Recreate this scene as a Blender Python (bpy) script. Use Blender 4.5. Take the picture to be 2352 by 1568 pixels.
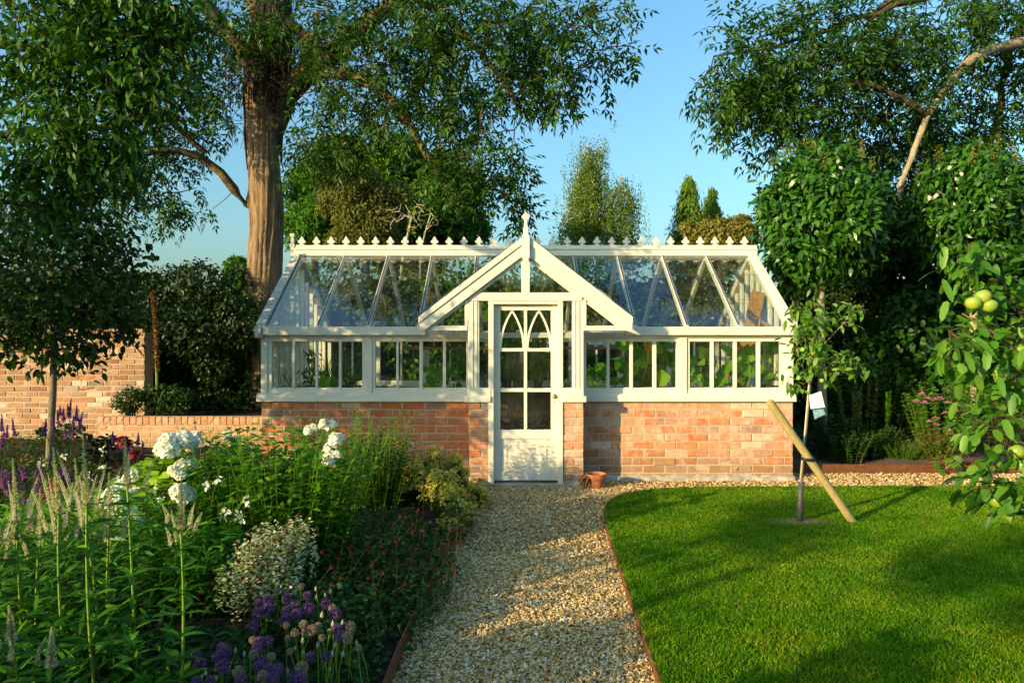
import bpy, math, random
import numpy as np
from mathutils import Vector, Matrix

for _o in list(bpy.data.objects):
    bpy.data.objects.remove(_o)
scene = bpy.context.scene
COL = scene.collection
PI = math.pi

# ------------------------------------------------------------------ camera
CAMH, FPX = 1.55, 1568.0
cd = bpy.data.cameras.new('camera')
cd.lens = 24.0; cd.sensor_width = 36.0; cd.clip_end = 2000; cd.clip_start = 0.05
cam = bpy.data.objects.new('camera', cd); COL.objects.link(cam)
cam.location = (0, 0, CAMH); cam.rotation_euler = (PI/2, 0, 0)
scene.camera = cam

# ------------------------------------------------------------------ sky and sun
SUN_DIR = Vector((1.30, 1.0, -0.41)).normalized()          # the way the light travels
sun_el = math.asin(-SUN_DIR.z)
sun_az = math.atan2(-SUN_DIR.x, -SUN_DIR.y)
world = bpy.data.worlds.new('World'); scene.world = world; world.use_nodes = True
wn = world.node_tree.nodes; wl = world.node_tree.links
sky = wn.new('ShaderNodeTexSky'); sky.sky_type = 'NISHITA'; sky.sun_disc = False
sky.sun_elevation = sun_el; sky.sun_rotation = sun_az
sky.altitude = 0; sky.air_density = 1.5; sky.dust_density = 3.0; sky.ozone_density = 5.0
bg = wn['Background']; bg.inputs['Strength'].default_value = 0.15
sky_t = wn.new('ShaderNodeMix'); sky_t.data_type = 'RGBA'; sky_t.blend_type = 'MULTIPLY'; sky_t.inputs[0].default_value = 1.0
sky_t.inputs[7].default_value = (1.02, 1.20, 1.16, 1)           # white balance
wl.new(sky.outputs[0], sky_t.inputs[6]); wl.new(sky_t.outputs[2], bg.inputs['Color'])
sd = bpy.data.lights.new('sun', 'SUN'); sd.energy = 4.5; sd.angle = math.radians(0.53); sd.color = (1.0, 0.745, 0.40)
sun = bpy.data.objects.new('sun', sd); COL.objects.link(sun)
sun.rotation_euler = SUN_DIR.to_track_quat('-Z', 'Y').to_euler(); sun.location = (-20, -15, 10)
vs = scene.view_settings
vs.view_transform = 'Standard'; vs.look = 'None'; vs.exposure = 0.95; vs.gamma = 1.0; vs.use_curve_mapping = False
scene.cycles.max_bounces = 10; scene.cycles.transparent_max_bounces = 24
scene.cycles.transmission_bounces = 6; scene.cycles.diffuse_bounces = 3; scene.cycles.glossy_bounces = 4

# ------------------------------------------------------------------ helpers: where things stand
def XU(u, Y): return (u - 1176.0) * Y / FPX
def ZV(v, Y): return CAMH - (v - 784.0) * Y / FPX
def AT(u, v, Y): return np.array((XU(u, Y), Y, ZV(v, Y)))

# ------------------------------------------------------------------ helpers: meshes
class MB:
    def __init__(s): s.v = []; s.f = []; s.n = 0
    def add(s, v, f):
        v = np.asarray(v, dtype=np.float64).reshape(-1, 3)
        if isinstance(f, np.ndarray): s.f.append(f + s.n)
        else: s.f.append([[i + s.n for i in q] for q in f])
        s.v.append(v); s.n += len(v); return s
    def box(s, x0, x1, y0, y1, z0, z1):
        return s.add([(x0,y0,z0),(x1,y0,z0),(x1,y1,z0),(x0,y1,z0),(x0,y0,z1),(x1,y0,z1),(x1,y1,z1),(x0,y1,z1)],
                     [(3,2,1,0),(4,5,6,7),(0,1,5,4),(1,2,6,5),(2,3,7,6),(3,0,4,7)])
    def prism(s, poly, a0, a1, axis='y'):
        """extrude a 2D outline; axis y: outline in x,z / axis x: outline in y,z"""
        n = len(poly); v = []
        for a in (a0, a1):
            for p, q in poly:
                v.append((p, a, q) if axis == 'y' else ((a, p, q) if axis == 'x' else (p, q, a)))
        f = [list(range(n))[::-1], list(range(n, 2*n))] + [[i, (i+1) % n, (i+1) % n + n, i+n] for i in range(n)]
        return s.add(v, f)
    def hexa(s, a, b):
        """two quads a, b (4 points each) joined to a solid"""
        return s.add(list(a) + list(b), [(3,2,1,0),(4,5,6,7),(0,1,5,4),(1,2,6,5),(2,3,7,6),(3,0,4,7)])
    def beam(s, p, q, w, h, up=(0,0,1)):
        p = Vector(p); q = Vector(q); d = (q-p).normalized(); sd_ = d.cross(Vector(up)).normalized(); u_ = sd_.cross(d)
        a = [p + sd_*w*i + u_*h*j for i, j in ((-.5,-.5),(.5,-.5),(.5,.5),(-.5,.5))]
        return s.hexa(a, [x + (q-p) for x in a])
    def tube(s, pts, rad, n=6):
        pts = np.asarray(pts, float); m = len(pts)
        rad = np.broadcast_to(np.asarray(rad, float), (m,))
        d = np.gradient(pts, axis=0); d /= np.linalg.norm(d, axis=1)[:, None] + 1e-9
        ref = np.array((1., 0, 0)) if abs(d[0][0]) < .8 else np.array((0, 1., 0))
        a = np.linspace(0, 2*PI, n, endpoint=False); V = []
        s1 = np.cross(d[0], ref); s1 /= np.linalg.norm(s1)
        for i in range(m):
            s1 = s1 - d[i]*np.dot(s1, d[i]); s1 /= np.linalg.norm(s1) + 1e-9
            s2 = np.cross(d[i], s1)
            V.append(pts[i] + rad[i]*(np.cos(a)[:, None]*s1 + np.sin(a)[:, None]*s2))
        V = np.concatenate(V); i = np.arange(n); F = []
        for k in range(m-1):
            F.append(np.stack([k*n+i, k*n+(i+1) % n, (k+1)*n+(i+1) % n, (k+1)*n+i], 1))
        s.add(V, np.concatenate(F))
        s.f.append([[s.n-m*n+j for j in range(n)][::-1], [s.n-n+j for j in range(n)]])
        return s
    def lathe(s, c, prof, n=20):
        V = []; a = np.linspace(0, 2*PI, n, endpoint=False)
        for r, z in prof:
            V.append(np.stack([c[0]+r*np.cos(a), c[1]+r*np.sin(a), np.full(n, c[2]+z)], 1))
        i = np.arange(n); m = len(prof); F = []
        for k in range(m-1):
            F.append(np.stack([k*n+i, k*n+(i+1) % n, (k+1)*n+(i+1) % n, (k+1)*n+i], 1))
        s.add(np.concatenate(V), np.concatenate(F))
        s.f.append([[s.n-m*n+j for j in range(n)][::-1], [s.n-n+j for j in range(n)]])
        return s
    def mesh(s, name, smooth=False):
        me = bpy.data.meshes.new(name)
        V = np.concatenate(s.v); idx = []; tot = []
        for f in s.f:
            if isinstance(f, np.ndarray): idx.append(f.ravel()); tot.append(np.full(len(f), f.shape[1]))
            else:
                for q in f: idx.append(np.array(q)); tot.append(np.array([len(q)]))
        idx = np.concatenate(idx).astype(np.int32); tot = np.concatenate(tot).astype(np.int32)
        st = np.concatenate([[0], np.cumsum(tot)[:-1]]).astype(np.int32)
        me.vertices.add(len(V)); me.vertices.foreach_set('co', V.ravel().astype(np.float32))
        me.loops.add(len(idx)); me.loops.foreach_set('vertex_index', idx)
        me.polygons.add(len(tot)); me.polygons.foreach_set('loop_start', st)
        me.polygons.foreach_set('loop_total', tot)
        me.polygons.foreach_set('use_smooth', np.full(len(tot), smooth, bool))
        me.update(calc_edges=True); me.validate(); return me
    def build(s, name, mat, parent=None, smooth=False, bevel=0, label=None, cat=None, group=None, kind=None):
        o = bpy.data.objects.new(name, s.mesh(name, smooth)); COL.objects.link(o)
        o.data.materials.append(M[mat] if isinstance(mat, str) else mat)
        if parent is not None: adopt(o, parent)
        if bevel:
            b = o.modifiers.new('edge', 'BEVEL'); b.width = bevel; b.segments = 2; b.limit_method = 'ANGLE'; b.angle_limit = .7
        tag(o, label, cat, group, kind); return o

ORIG = {}
def adopt(o, parent):
    o.parent = parent
    o.matrix_parent_inverse = Matrix.Translation(Vector(ORIG.get(parent.name, (0,0,0)))).inverted()
def tag(o, label=None, cat=None, group=None, kind=None):
    if label: o['label'] = label
    if cat: o['category'] = cat
    if group: o['group'] = group
    if kind: o['kind'] = kind
    return o
def thing(name, label, cat, loc=(0,0,0), group=None):
    o = bpy.data.objects.new(name, None); COL.objects.link(o); o.location = loc; o.empty_display_size = .1
    ORIG[o.name] = tuple(loc); return tag(o, label, cat, group)

def rs(seed): return np.random.default_rng(seed)
def unit(a): return a / (np.linalg.norm(a, axis=-1, keepdims=True) + 1e-9)
def rdir(r, n): return unit(r.normal(size=(n, 3)))
PROF = {'d': ([.42], [1.]), 'o': ([.28, .68], [.9, .82]), 'l': ([.18, .5, .8], [.72, 1., .55]), 'g': ([.05, .5], [1., .8]),
        'b': ([.3], [1.]), 'r': ([.14, .5, .86], [.7, 1., .7])}
def leaves(pos, dr, up, L, W, prof='d', mid=False, fold=.2, droop=.15):
    """N leaves as small folded blades; returns verts, faces(list of arrays)"""
    dr = np.asarray(dr, float); N = len(dr); pos = np.broadcast_to(np.asarray(pos, float), (N, 3)); dr = unit(dr); side = unit(np.cross(dr, up)); nr = np.cross(side, dr)
    L = np.broadcast_to(np.asarray(L, float), (N,))[:, None]; W = np.broadcast_to(np.asarray(W, float), (N,))[:, None]
    down = np.array((0, 0, -1.))
    ts, ws = PROF[prof]; k = len(ts); cols = [pos]
    for t, w in zip(ts, ws):
        c = pos + dr*L*t + down*(droop*L*t*t)
        cols.append(c - side*W*.5*w + nr*W*fold*w)
        if mid: cols.append(c)
        cols.append(c + side*W*.5*w + nr*W*fold*w)
    cols.append(pos + dr*L + down*(droop*L))
    n = len(cols); V = np.stack(cols, 1).reshape(-1, 3); base = (np.arange(N)*n)[:, None]
    T = n-1; tri = []; quad = []
    if not mid:
        if k == 1: tri = [(0, 2, 3), (0, 3, 1)]
        else:
            tri.append((0, 2, 1))
            for j in range(k-1): quad.append((1+2*j, 2+2*j, 4+2*j, 3+2*j))
            tri.append((2*k-1, 2*k, T))
    else:
        tri += [(0, 2, 1), (0, 3, 2)]
        for j in range(k-1):
            a = 1+3*j; quad += [(a, a+1, a+4, a+3), (a+1, a+2, a+5, a+4)]
        a = 1+3*(k-1); tri += [(a, a+1, T), (a+1, a+2, T)]
    out = [(base + np.array(q)) for q in tri]
    F = [np.concatenate(out)] if out else []
    if quad: F.append(np.concatenate([(base + np.array(q)) for q in quad]))
    return V, F
def add_leaves(mb, *a, **k):
    V, F = leaves(*a, **k); n0 = mb.n
    mb.v.append(V); mb.n += len(V)
    for f in F: mb.f.append(f + n0)
def stems(mb, b, t, r0, r1, bow=None, n=3, seg=4):
    """many thin curved stalks from b to t"""
    N = len(b)
    if bow is None: bow = np.zeros((N, 3))
    side = unit(np.cross(t-b, np.array((.31, .77, .12)))); s2 = unit(np.cross(t-b, side))
    a = np.linspace(0, 2*PI, n, endpoint=False); V = []
    for i in range(seg+1):
        q = i/seg; c = b + (t-b)*q + bow*(4*q*(1-q)); r = r0 + (r1-r0)*q
        r = np.broadcast_to(np.asarray(r, float), (N,))[:, None]
        for x in a: V.append(c + r*(math.cos(x)*side + math.sin(x)*s2))
    nn = len(V); V = np.stack(V, 1).reshape(-1, 3); base = (np.arange(N)*nn)[:, None]; F = []
    for i in range(seg):
        for j in range(n):
            F.append(base + np.array((i*n+j, i*n+(j+1) % n, (i+1)*n+(j+1) % n, (i+1)*n+j)))
    mb.add(V, np.concatenate(F))

# ------------------------------------------------------------------ materials
M = {}
def mat(name):
    m = bpy.data.materials.new(name); m.use_nodes = True; M[name] = m
    nt = m.node_tree; b = nt.nodes['Principled BSDF']; return m, nt.nodes, nt.links, b
def ramp(n, stops, mode='LINEAR'):
    r = n.new('ShaderNodeValToRGB'); r.color_ramp.interpolation = mode; e = r.color_ramp.elements
    while len(e) < len(stops): e.new(.5)
    for i, (p, c) in enumerate(stops): e[i].position = p; e[i].color = (*c, 1) if len(c) == 3 else c
    return r
def noise(n, l, scale, detail=4, rough=.55, vec=None, dim='3D'):
    t = n.new('ShaderNodeTexNoise'); t.inputs['Scale'].default_value = scale; t.inputs['Detail'].default_value = detail
    t.inputs['Roughness'].default_value = rough
    if vec is not None: l.new(vec, t.inputs['Vector'])
    return t
def mixc(n, l, f, a, b, mode='MIX'):
    x = n.new('ShaderNodeMix'); x.data_type = 'RGBA'; x.blend_type = mode
    for s_, v in ((x.inputs[0], f), (x.inputs[6], a), (x.inputs[7], b)):
        if hasattr(v, 'is_linked'): l.new(v, s_)
        elif isinstance(v, (int, float)): s_.default_value = v
        else: s_.default_value = (*v, 1)
    return x.outputs[2]
def bump(n, l, b, h, strength=.3, dist=.01):
    x = n.new('ShaderNodeBump'); x.inputs['Strength'].default_value = strength; x.inputs['Distance'].default_value = dist
    l.new(h, x.inputs['Height']); l.new(x.outputs[0], b.inputs['Normal']); return x
def objco(n, l, scale=None):
    g = n.new('ShaderNodeNewGeometry')
    if scale is None: return g.outputs['Position']
    v = n.new('ShaderNodeVectorMath'); v.operation = 'MULTIPLY'; l.new(g.outputs['Position'], v.inputs[0]); v.inputs[1].default_value = scale
    return v.outputs[0]
def lush(c):
    r_, g_, b_ = c
    return (r_*1.2, g_*1.45, b_*.55) if g_ > r_*1.12 and g_ > b_*1.8 else c
def leafmat(name, stops, trans=.32, rough=.42, spec=.4, tcol=(1.25, 1.25, .55)):
    m, n, l, b = mat(name); stops = [(p, lush(c)) for p, c in stops]; spec *= .65; rough += .06
    g = n.new('ShaderNodeNewGeometry'); r = ramp(n, stops); l.new(g.outputs['Random Per Island'], r.inputs[0])
    b.inputs['Roughness'].default_value = rough; b.inputs['Specular IOR Level'].default_value = spec
    l.new(r.outputs[0], b.inputs['Base Color'])
    t = n.new('ShaderNodeBsdfTranslucent'); l.new(mixc(n, l, 1., r.outputs[0], tcol, 'MULTIPLY'), t.inputs['Color'])
    mx = n.new('ShaderNodeMixShader'); mx.inputs[0].default_value = trans
    l.new(b.outputs[0], mx.inputs[1]); l.new(t.outputs[0], mx.inputs[2]); l.new(mx.outputs[0], n['Material Output'].inputs['Surface'])
    return m
def plain(name, c, rough=.6, spec=.4, metal=0, nscale=None, c2=None, bmp=0, bd=.004, stretch=None):
    m, n, l, b = mat(name); b.inputs['Roughness'].default_value = rough; b.inputs['Specular IOR Level'].default_value = spec
    b.inputs['Metallic'].default_value = metal
    if nscale:
        t = noise(n, l, nscale, 5, .6, objco(n, l, stretch) if stretch else objco(n, l))
        rr = ramp(n, [(.35, c), (.68, c2 or c)]); l.new(t.outputs[0], rr.inputs[0]); l.new(rr.outputs[0], b.inputs['Base Color'])
        if bmp: bump(n, l, b, t.outputs[0], bmp, bd)
    else: b.inputs['Base Color'].default_value = (*c, 1)
    return m

# cream paint with grime and flakes
def paint(name, base, dirt, flake):
    m, n, l, b = mat(name); co = objco(n, l)
    t1 = noise(n, l, 3.0, 5, .6, co); r1 = ramp(n, [(.35, base), (.75, tuple(x*.88 for x in base))]); l.new(t1.outputs[0], r1.inputs[0])
    t2 = noise(n, l, 38.0, 3, .5, objco(n, l, (1, 1, .5))); r2 = ramp(n, [(flake, (0,0,0)), (flake+.04, (1,1,1))]); l.new(t2.outputs[0], r2.inputs[0])
    t5 = noise(n, l, 9.0, 5, .6, objco(n, l, (3.2, 3.2, .35))); r5 = ramp(n, [(.54, (0,0,0)), (.74, (.34,)*3)]); l.new(t5.outputs[0], r5.inputs[0])
    t6 = noise(n, l, 4.2, 4, .6, co); r6 = ramp(n, [(.60, (0,0,0)), (.76, (.30,)*3)]); l.new(t6.outputs[0], r6.inputs[0])
    c5 = mixc(n, l, r5.outputs[0], r1.outputs[0], tuple(x*.70 for x in base)); c5 = mixc(n, l, r6.outputs[0], c5, (.40, .40, .26))
    l.new(mixc(n, l, r2.outputs[0], c5, dirt), b.inputs['Base Color'])
    b.inputs['Roughness'].default_value = .45; b.inputs['Specular IOR Level'].default_value = .35
    t3 = noise(n, l, 60.0, 4, .6, co); bump(n, l, b, t3.outputs[0], .12, .004)
paint('paint', (.72, .685, .555), (.40, .35, .26), .74)
paint('paint_worn', (.62, .59, .50), (.34, .31, .26), .52)
paint('paint_inner', (.72, .68, .54), (.38, .33, .24), .70)

def brickmat(name, cols, white=.45, wamt=.55):
    m, n, l, b = mat(name); oi = n.new('ShaderNodeObjectInfo'); co = objco(n, l)
    r = ramp(n, cols); l.new(oi.outputs['Random'], r.inputs[0])
    t = noise(n, l, 22, 5, .65, co); rr = ramp(n, [(.3, (.72,.72,.72)), (.7, (1.12,1.1,1.05))]); l.new(t.outputs[0], rr.inputs[0])
    c = mixc(n, l, 1., r.outputs[0], rr.outputs[0], 'MULTIPLY')
    t2 = noise(n, l, 5.5, 6, .7, objco(n, l, (1.6, 1.6, .8))); r2 = ramp(n, [(white, (0,0,0)), (white+.25, (wamt,)*3)]); l.new(t2.outputs[0], r2.inputs[0])
    c = mixc(n, l, r2.outputs[0], c, (.68, .55, .42))
    t4 = noise(n, l, 2.3, 3, .5, co); r4 = ramp(n, [(.62, (0,0,0)), (.78, (.5,)*3)]); l.new(t4.outputs[0], r4.inputs[0])
    c = mixc(n, l, r4.outputs[0], c, (.16, .12, .10))
    sp = n.new('ShaderNodeSeparateXYZ'); l.new(co, sp.inputs[0]); mr = n.new('ShaderNodeMapRange'); mr.inputs[1].default_value = .10; mr.inputs[2].default_value = .42; mr.inputs[3].default_value = .42; mr.inputs[4].default_value = 0
    l.new(sp.outputs[2], mr.inputs[0]); t7 = noise(n, l, 7, 5, .7, co); ad = n.new('ShaderNodeMath'); l.new(mr.outputs[0], ad.inputs[0]); l.new(t7.outputs[0], ad.inputs[1]); r7 = ramp(n, [(.62, (0,0,0)), (.86, (.6,)*3)]); l.new(ad.outputs[0], r7.inputs[0])
    c = mixc(n, l, r7.outputs[0], c, (.20, .16, .09))
    l.new(c, b.inputs['Base Color']); b.inputs['Roughness'].default_value = .88; b.inputs['Specular IOR Level'].default_value = .2
    t3 = noise(n, l, 70, 6, .7, co); bump(n, l, b, t3.outputs[0], .55, .006)
brickmat('brick', [(0, (.50,.16,.055)), (.2, (.54,.21,.085)), (.42, (.57,.26,.125)), (.62, (.59,.32,.19)), (.8, (.50,.23,.14)), (.93, (.66,.48,.33)), (1, (.34,.18,.13))], .46, .62)
brickmat('brick_red', [(0, (.46,.13,.05)), (.25, (.52,.17,.065)), (.5, (.50,.20,.09)), (.7, (.44,.17,.09)), (.88, (.52,.27,.16)), (.95, (.30,.17,.13)), (1, (.22,.15,.13))], .54, .55)
brickmat('brick_old', [(0, (.27,.125,.065)), (.18, (.33,.19,.11)), (.35, (.40,.26,.15)), (.55, (.41,.21,.11)), (.7, (.29,.19,.13)), (.82, (.46,.20,.08)), (.93, (.60,.50,.40)), (1, (.17,.14,.12))], .54, .5)
brickmat('brick_low', [(0, (.50,.27,.13)), (.3, (.55,.31,.17)), (.6, (.58,.37,.22)), (.85, (.48,.25,.14)), (1, (.60,.43,.28))], .56, .4)
plain('mortar', (.50,.39,.265), .95, .1, nscale=45, c2=(.36,.28,.19), bmp=.5)
plain('cement', (.46,.41,.33), .95, .15, nscale=14, c2=(.27,.24,.18), bmp=.6, bd=.01)
plain('soil', (.055,.038,.026), .95, .1, nscale=30, c2=(.022,.016,.011), bmp=.8, bd=.02)
plain('soil_dry', (.20,.14,.095), .95, .1, nscale=40, c2=(.10,.07,.05), bmp=.9, bd=.02)
plain('dry_turf', (.30,.23,.10), .95, .1, nscale=30, c2=(.15,.11,.05), bmp=.8, bd=.02)
plain('ground', (.05,.06,.025), .95, .1, nscale=2, c2=(.03,.035,.02))
plain('lawn_base', (.03,.075,.006), .95, .05, nscale=12, c2=(.055,.085,.012), bmp=.5)
plain('gravel_bed', (.40,.28,.13), .95, .15, nscale=90, c2=(.18,.12,.055), bmp=.9, bd=.012)
plain('corten', (.17,.065,.028), .85, .2, nscale=18, c2=(.095,.04,.02), bmp=.2)
plain('floor_slab', (.10,.085,.07), .8, .3, nscale=10, c2=(.05,.045,.04))
plain('timber', (.44,.235,.09), .6, .3, nscale=9, c2=(.31,.145,.05), bmp=.2, stretch=(6, 6, .7))
plain('timber_shelf', (.35,.17,.07), .7, .3, nscale=9, c2=(.24,.11,.045), stretch=(1, 8, 8))
plain('stake_wood', (.40,.31,.12), .7, .25, nscale=8, c2=(.30,.25,.10), bmp=.25, stretch=(5, 5, 1.2))
plain('black_rubber', (.018,.018,.018), .5, .4)
plain('tree_guard', (.045,.042,.045), .55, .4, nscale=20, c2=(.09,.085,.085))
plain('cane', (.60,.50,.32), .5, .4)
plain('terracotta', (.42,.15,.06), .8, .25, nscale=12, c2=(.33,.13,.06), bmp=.2)
plain('black_pot', (.022,.022,.025), .5, .4)
plain('blue_pot', (.12,.16,.21), .45, .4)
plain('grey_pot', (.30,.28,.30), .5, .4)
plain('brass', (.30,.22,.10), .35, .5, metal=.8, nscale=40, c2=(.14,.10,.06))
plain('dark_iron', (.03,.028,.026), .5, .5)
plain('lead', (.09,.095,.11), .5, .5)
plain('wire', (.30,.30,.30), .35, .5, metal=.8)
plain('plastic_blue', (.03,.17,.42), .35, .5)
plain('plastic_white', (.60,.60,.58), .35, .5)
plain('plastic_green', (.02,.20,.10), .35, .5)
plain('plastic_teal', (.05,.26,.26), .35, .5)
plain('card_tag', (.62,.76,.80), .35, .5, nscale=30, c2=(.50,.68,.76))
plain('card_blue', (.10,.26,.36), .35, .5, nscale=25, c2=(.30,.45,.52))
plain('card_cream', (.80,.74,.62), .4, .4)

def bark(name, c1, c2, c3, sc=9, st=.18, lich=None):
    m, n, l, b = mat(name)
    t = noise(n, l, sc, 7, .65, objco(n, l, (1, 1, st))); r = ramp(n, [(.3, c1), (.52, c2), (.72, c3)]); l.new(t.outputs[0], r.inputs[0]); c = r.outputs[0]
    if lich:
        t2 = noise(n, l, 5, 5, .7, objco(n, l)); r2 = ramp(n, [(.52, (0,0,0)), (.6, (.85,)*3)]); l.new(t2.outputs[0], r2.inputs[0]); c = mixc(n, l, r2.outputs[0], c, lich)
    l.new(c, b.inputs['Base Color']); b.inputs['Roughness'].default_value = .9; b.inputs['Specular IOR Level'].default_value = .15
    t3 = noise(n, l, sc*3, 6, .7, objco(n, l, (1, 1, st))); bump(n, l, b, t3.outputs[0], .8, .03)
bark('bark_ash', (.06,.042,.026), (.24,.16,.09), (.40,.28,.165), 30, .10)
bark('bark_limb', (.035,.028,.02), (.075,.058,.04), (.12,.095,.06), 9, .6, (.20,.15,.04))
bark('bark_pale', (.22,.18,.12), (.36,.30,.20), (.44,.37,.26), 10, .5, (.30,.27,.12))
bark('bark_dark', (.02,.016,.012), (.045,.035,.025), (.08,.06,.045), 14, .4)
bark('bark_young', (.14,.115,.08), (.24,.20,.14), (.33,.28,.2), 18, .3)
bark('ivy_bark', (.03,.02,.014), (.075,.05,.035), (.15,.10,.07), 20, 1.)
bark('bark_birch', (.25,.22,.18), (.45,.42,.36), (.55,.52,.46), 4, .8)

def glass(name, dirt=.03, spots=0, ior=1.52):
    m, n, l, b = mat(name); n.remove(b)
    tr = n.new('ShaderNodeBsdfTransparent'); tr.inputs[0].default_value = (.93,.96,.95,1)
    gl = n.new('ShaderNodeBsdfGlossy'); gl.inputs['Roughness'].default_value = .015; gl.inputs['Color'].default_value = (.95,.97,1,1)
    fr = n.new('ShaderNodeFresnel'); gg = n.new('ShaderNodeNewGeometry'); im = n.new('ShaderNodeMix')      # the far face of a pane reflects like the near one
    im.inputs[2].default_value = ior; im.inputs[3].default_value = 1/ior; l.new(gg.outputs['Backfacing'], im.inputs[0]); l.new(im.outputs[0], fr.inputs['IOR'])
    mx = n.new('ShaderNodeMixShader'); l.new(fr.outputs[0], mx.inputs[0]); l.new(tr.outputs[0], mx.inputs[1]); l.new(gl.outputs[0], mx.inputs[2])
    df = n.new('ShaderNodeBsdfDiffuse'); df.inputs[0].default_value = (.55,.5,.4,1)
    co = objco(n, l); t = noise(n, l, 3.5, 6, .7, co); r = ramp(n, [(.4, (dirt*.3,)*3), (.75, (dirt*2.2,)*3)]); l.new(t.outputs[0], r.inputs[0]); f = r.outputs[0]
    if spots:
        t2 = noise(n, l, 21, 2, .4, co); r2 = ramp(n, [(.70, (0,0,0)), (.74, (spots,)*3)]); l.new(t2.outputs[0], r2.inputs[0])
        f = mixc(n, l, 1., f, r2.outputs[0], 'ADD')
    m2 = n.new('ShaderNodeMixShader'); l.new(f, m2.inputs[0]); l.new(mx.outputs[0], m2.inputs[1]); l.new(df.outputs[0], m2.inputs[2])
    l.new(m2.outputs[0], n['Material Output'].inputs['Surface'])
    w = noise(n, l, 2.2, 2, .5, co); bp = n.new('ShaderNodeBump'); bp.inputs['Strength'].default_value = .012; bp.inputs['Distance'].default_value = .02
    l.new(w.outputs[0], bp.inputs['Height']); l.new(bp.outputs[0], gl.inputs['Normal'])
glass('glass', .010); glass('glass_roof', .014, .3, 1.8)

# leaves
leafmat('leaf_ash', [(0, (.012,.034,.008)), (.6, (.026,.062,.012)), (1, (.060,.11,.020))], .34)
leafmat('leaf_near', [(0, (.013,.040,.008)), (.6, (.030,.078,.013)), (1, (.075,.145,.030))], .34)
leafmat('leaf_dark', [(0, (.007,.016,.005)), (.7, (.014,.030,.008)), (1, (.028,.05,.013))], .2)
leafmat('leaf_standard', [(0, (.010,.026,.007)), (.7, (.021,.050,.012)), (1, (.045,.085,.024))], .28)
leafmat('leaf_laurel', [(0, (.013,.044,.008)), (.6, (.027,.080,.013)), (1, (.055,.125,.020))], .22, .25, .6)
leafmat('leaf_hedge', [(0, (.007,.017,.005)), (.7, (.015,.033,.008)), (.96, (.028,.052,.013)), (1, (.05,.03,.012))], .2, .4)
leafmat('leaf_far', [(0, (.028,.065,.011)), (.6, (.055,.105,.016)), (1, (.10,.155,.028))], .28, .6, .2)
leafmat('leaf_olive', [(0, (.075,.085,.022)), (.6, (.125,.13,.030)), (1, (.18,.18,.05))], .3, .6, .2)
leafmat('leaf_bright', [(0, (.03,.085,.012)), (.6, (.05,.12,.016)), (1, (.085,.16,.026))], .32, .55, .2)
leafmat('leaf_birch', [(0, (.06,.085,.025)), (.6, (.10,.13,.035)), (1, (.16,.19,.06))], .3, .55, .25)
leafmat('leaf_conifer', [(0, (.045,.085,.020)), (.6, (.08,.125,.028)), (1, (.13,.165,.04))], .18, .6, .2)
leafmat('leaf_gold', [(0, (.13,.125,.02)), (.6, (.19,.18,.03)), (1, (.26,.24,.05))], .3, .55, .25)
leafmat('leaf_phlox', [(0, (.030,.10,.010)), (.6, (.070,.18,.014)), (1, (.13,.25,.028))], .38)
leafmat('leaf_veronica', [(0, (.020,.070,.010)), (.6, (.042,.125,.016)), (1, (.085,.19,.028))], .35, .38)
leafmat('leaf_lime', [(0, (.12,.22,.02)), (.6, (.20,.30,.03)), (1, (.30,.36,.06))], .35, .45)
leafmat('leaf_cover', [(0, (.008,.030,.006)), (.7, (.019,.058,.010)), (1, (.038,.095,.017))], .28, .4)
leafmat('leaf_euphorbia', [(0, (.30,.34,.04)), (.4, (.52,.50,.08)), (.75, (.66,.55,.14)), (.93, (.66,.44,.15)), (1, (.50,.20,.08))], .4, .5)
leafmat('leaf_variegated', [(0, (.20,.27,.10)), (.35, (.50,.52,.27)), (1, (.70,.68,.45))], .3, .5)
leafmat('leaf_apple', [(0, (.035,.095,.018)), (.55, (.06,.145,.026)), (1, (.12,.20,.06))], .34, .36, .45)
leafmat('leaf_apple_young', [(0, (.05,.11,.025)), (.55, (.09,.17,.04)), (1, (.20,.26,.12))], .34, .36, .5)
leafmat('leaf_squash', [(0, (.06,.18,.014)), (.6, (.11,.26,.02)), (1, (.28,.38,.05))], .45, .45)
leafmat('leaf_straw', [(0, (.28,.19,.07)), (.6, (.40,.29,.11)), (1, (.48,.37,.17))], .3, .6)
leafmat('leaf_dead', [(0, (.12,.05,.02)), (.6, (.22,.09,.03)), (1, (.30,.14,.06))], .25, .7)
leafmat('leaf_red', [(0, (.035,.06,.012)), (.5, (.045,.10,.015)), (.8, (.08,.14,.02)), (.9, (.17,.08,.02)), (1, (.16,.03,.02))], .3, .5)
leafmat('leaf_grass', [(0, (.042,.125,.004)), (.5, (.088,.185,.006)), (.85, (.15,.24,.012)), (1, (.34,.29,.09))], .36, .5, .12)
def grass_patches():
    m = M['leaf_grass']; n, l = m.node_tree.nodes, m.node_tree.links; b = n['Principled BSDF']; src = b.inputs['Base Color'].links[0].from_socket
    t = noise(n, l, 1.6, 4, .6, objco(n, l)); r_ = ramp(n, [(.36, (.55, .72, .8)), (.52, (1, 1, 1)), (.70, (1.75, 1.15, 1.3))]); l.new(t.outputs[0], r_.inputs[0])
    t2 = noise(n, l, 9, 3, .6, objco(n, l)); r2 = ramp(n, [(.35, (.7, .74, .7)), (.65, (1.15, 1.12, 1.1))]); l.new(t2.outputs[0], r2.inputs[0])
    c = mixc(n, l, 1., mixc(n, l, 1., src, r_.outputs[0], 'MULTIPLY'), r2.outputs[0], 'MULTIPLY'); l.new(c, b.inputs['Base Color'])
grass_patches()
leafmat('leaf_silver', [(0, (.17,.21,.20)), (1, (.32,.35,.36))], .2, .5)
leafmat('stem_green', [(0, (.10,.17,.03)), (1, (.17,.23,.05))], .1, .5)
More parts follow.
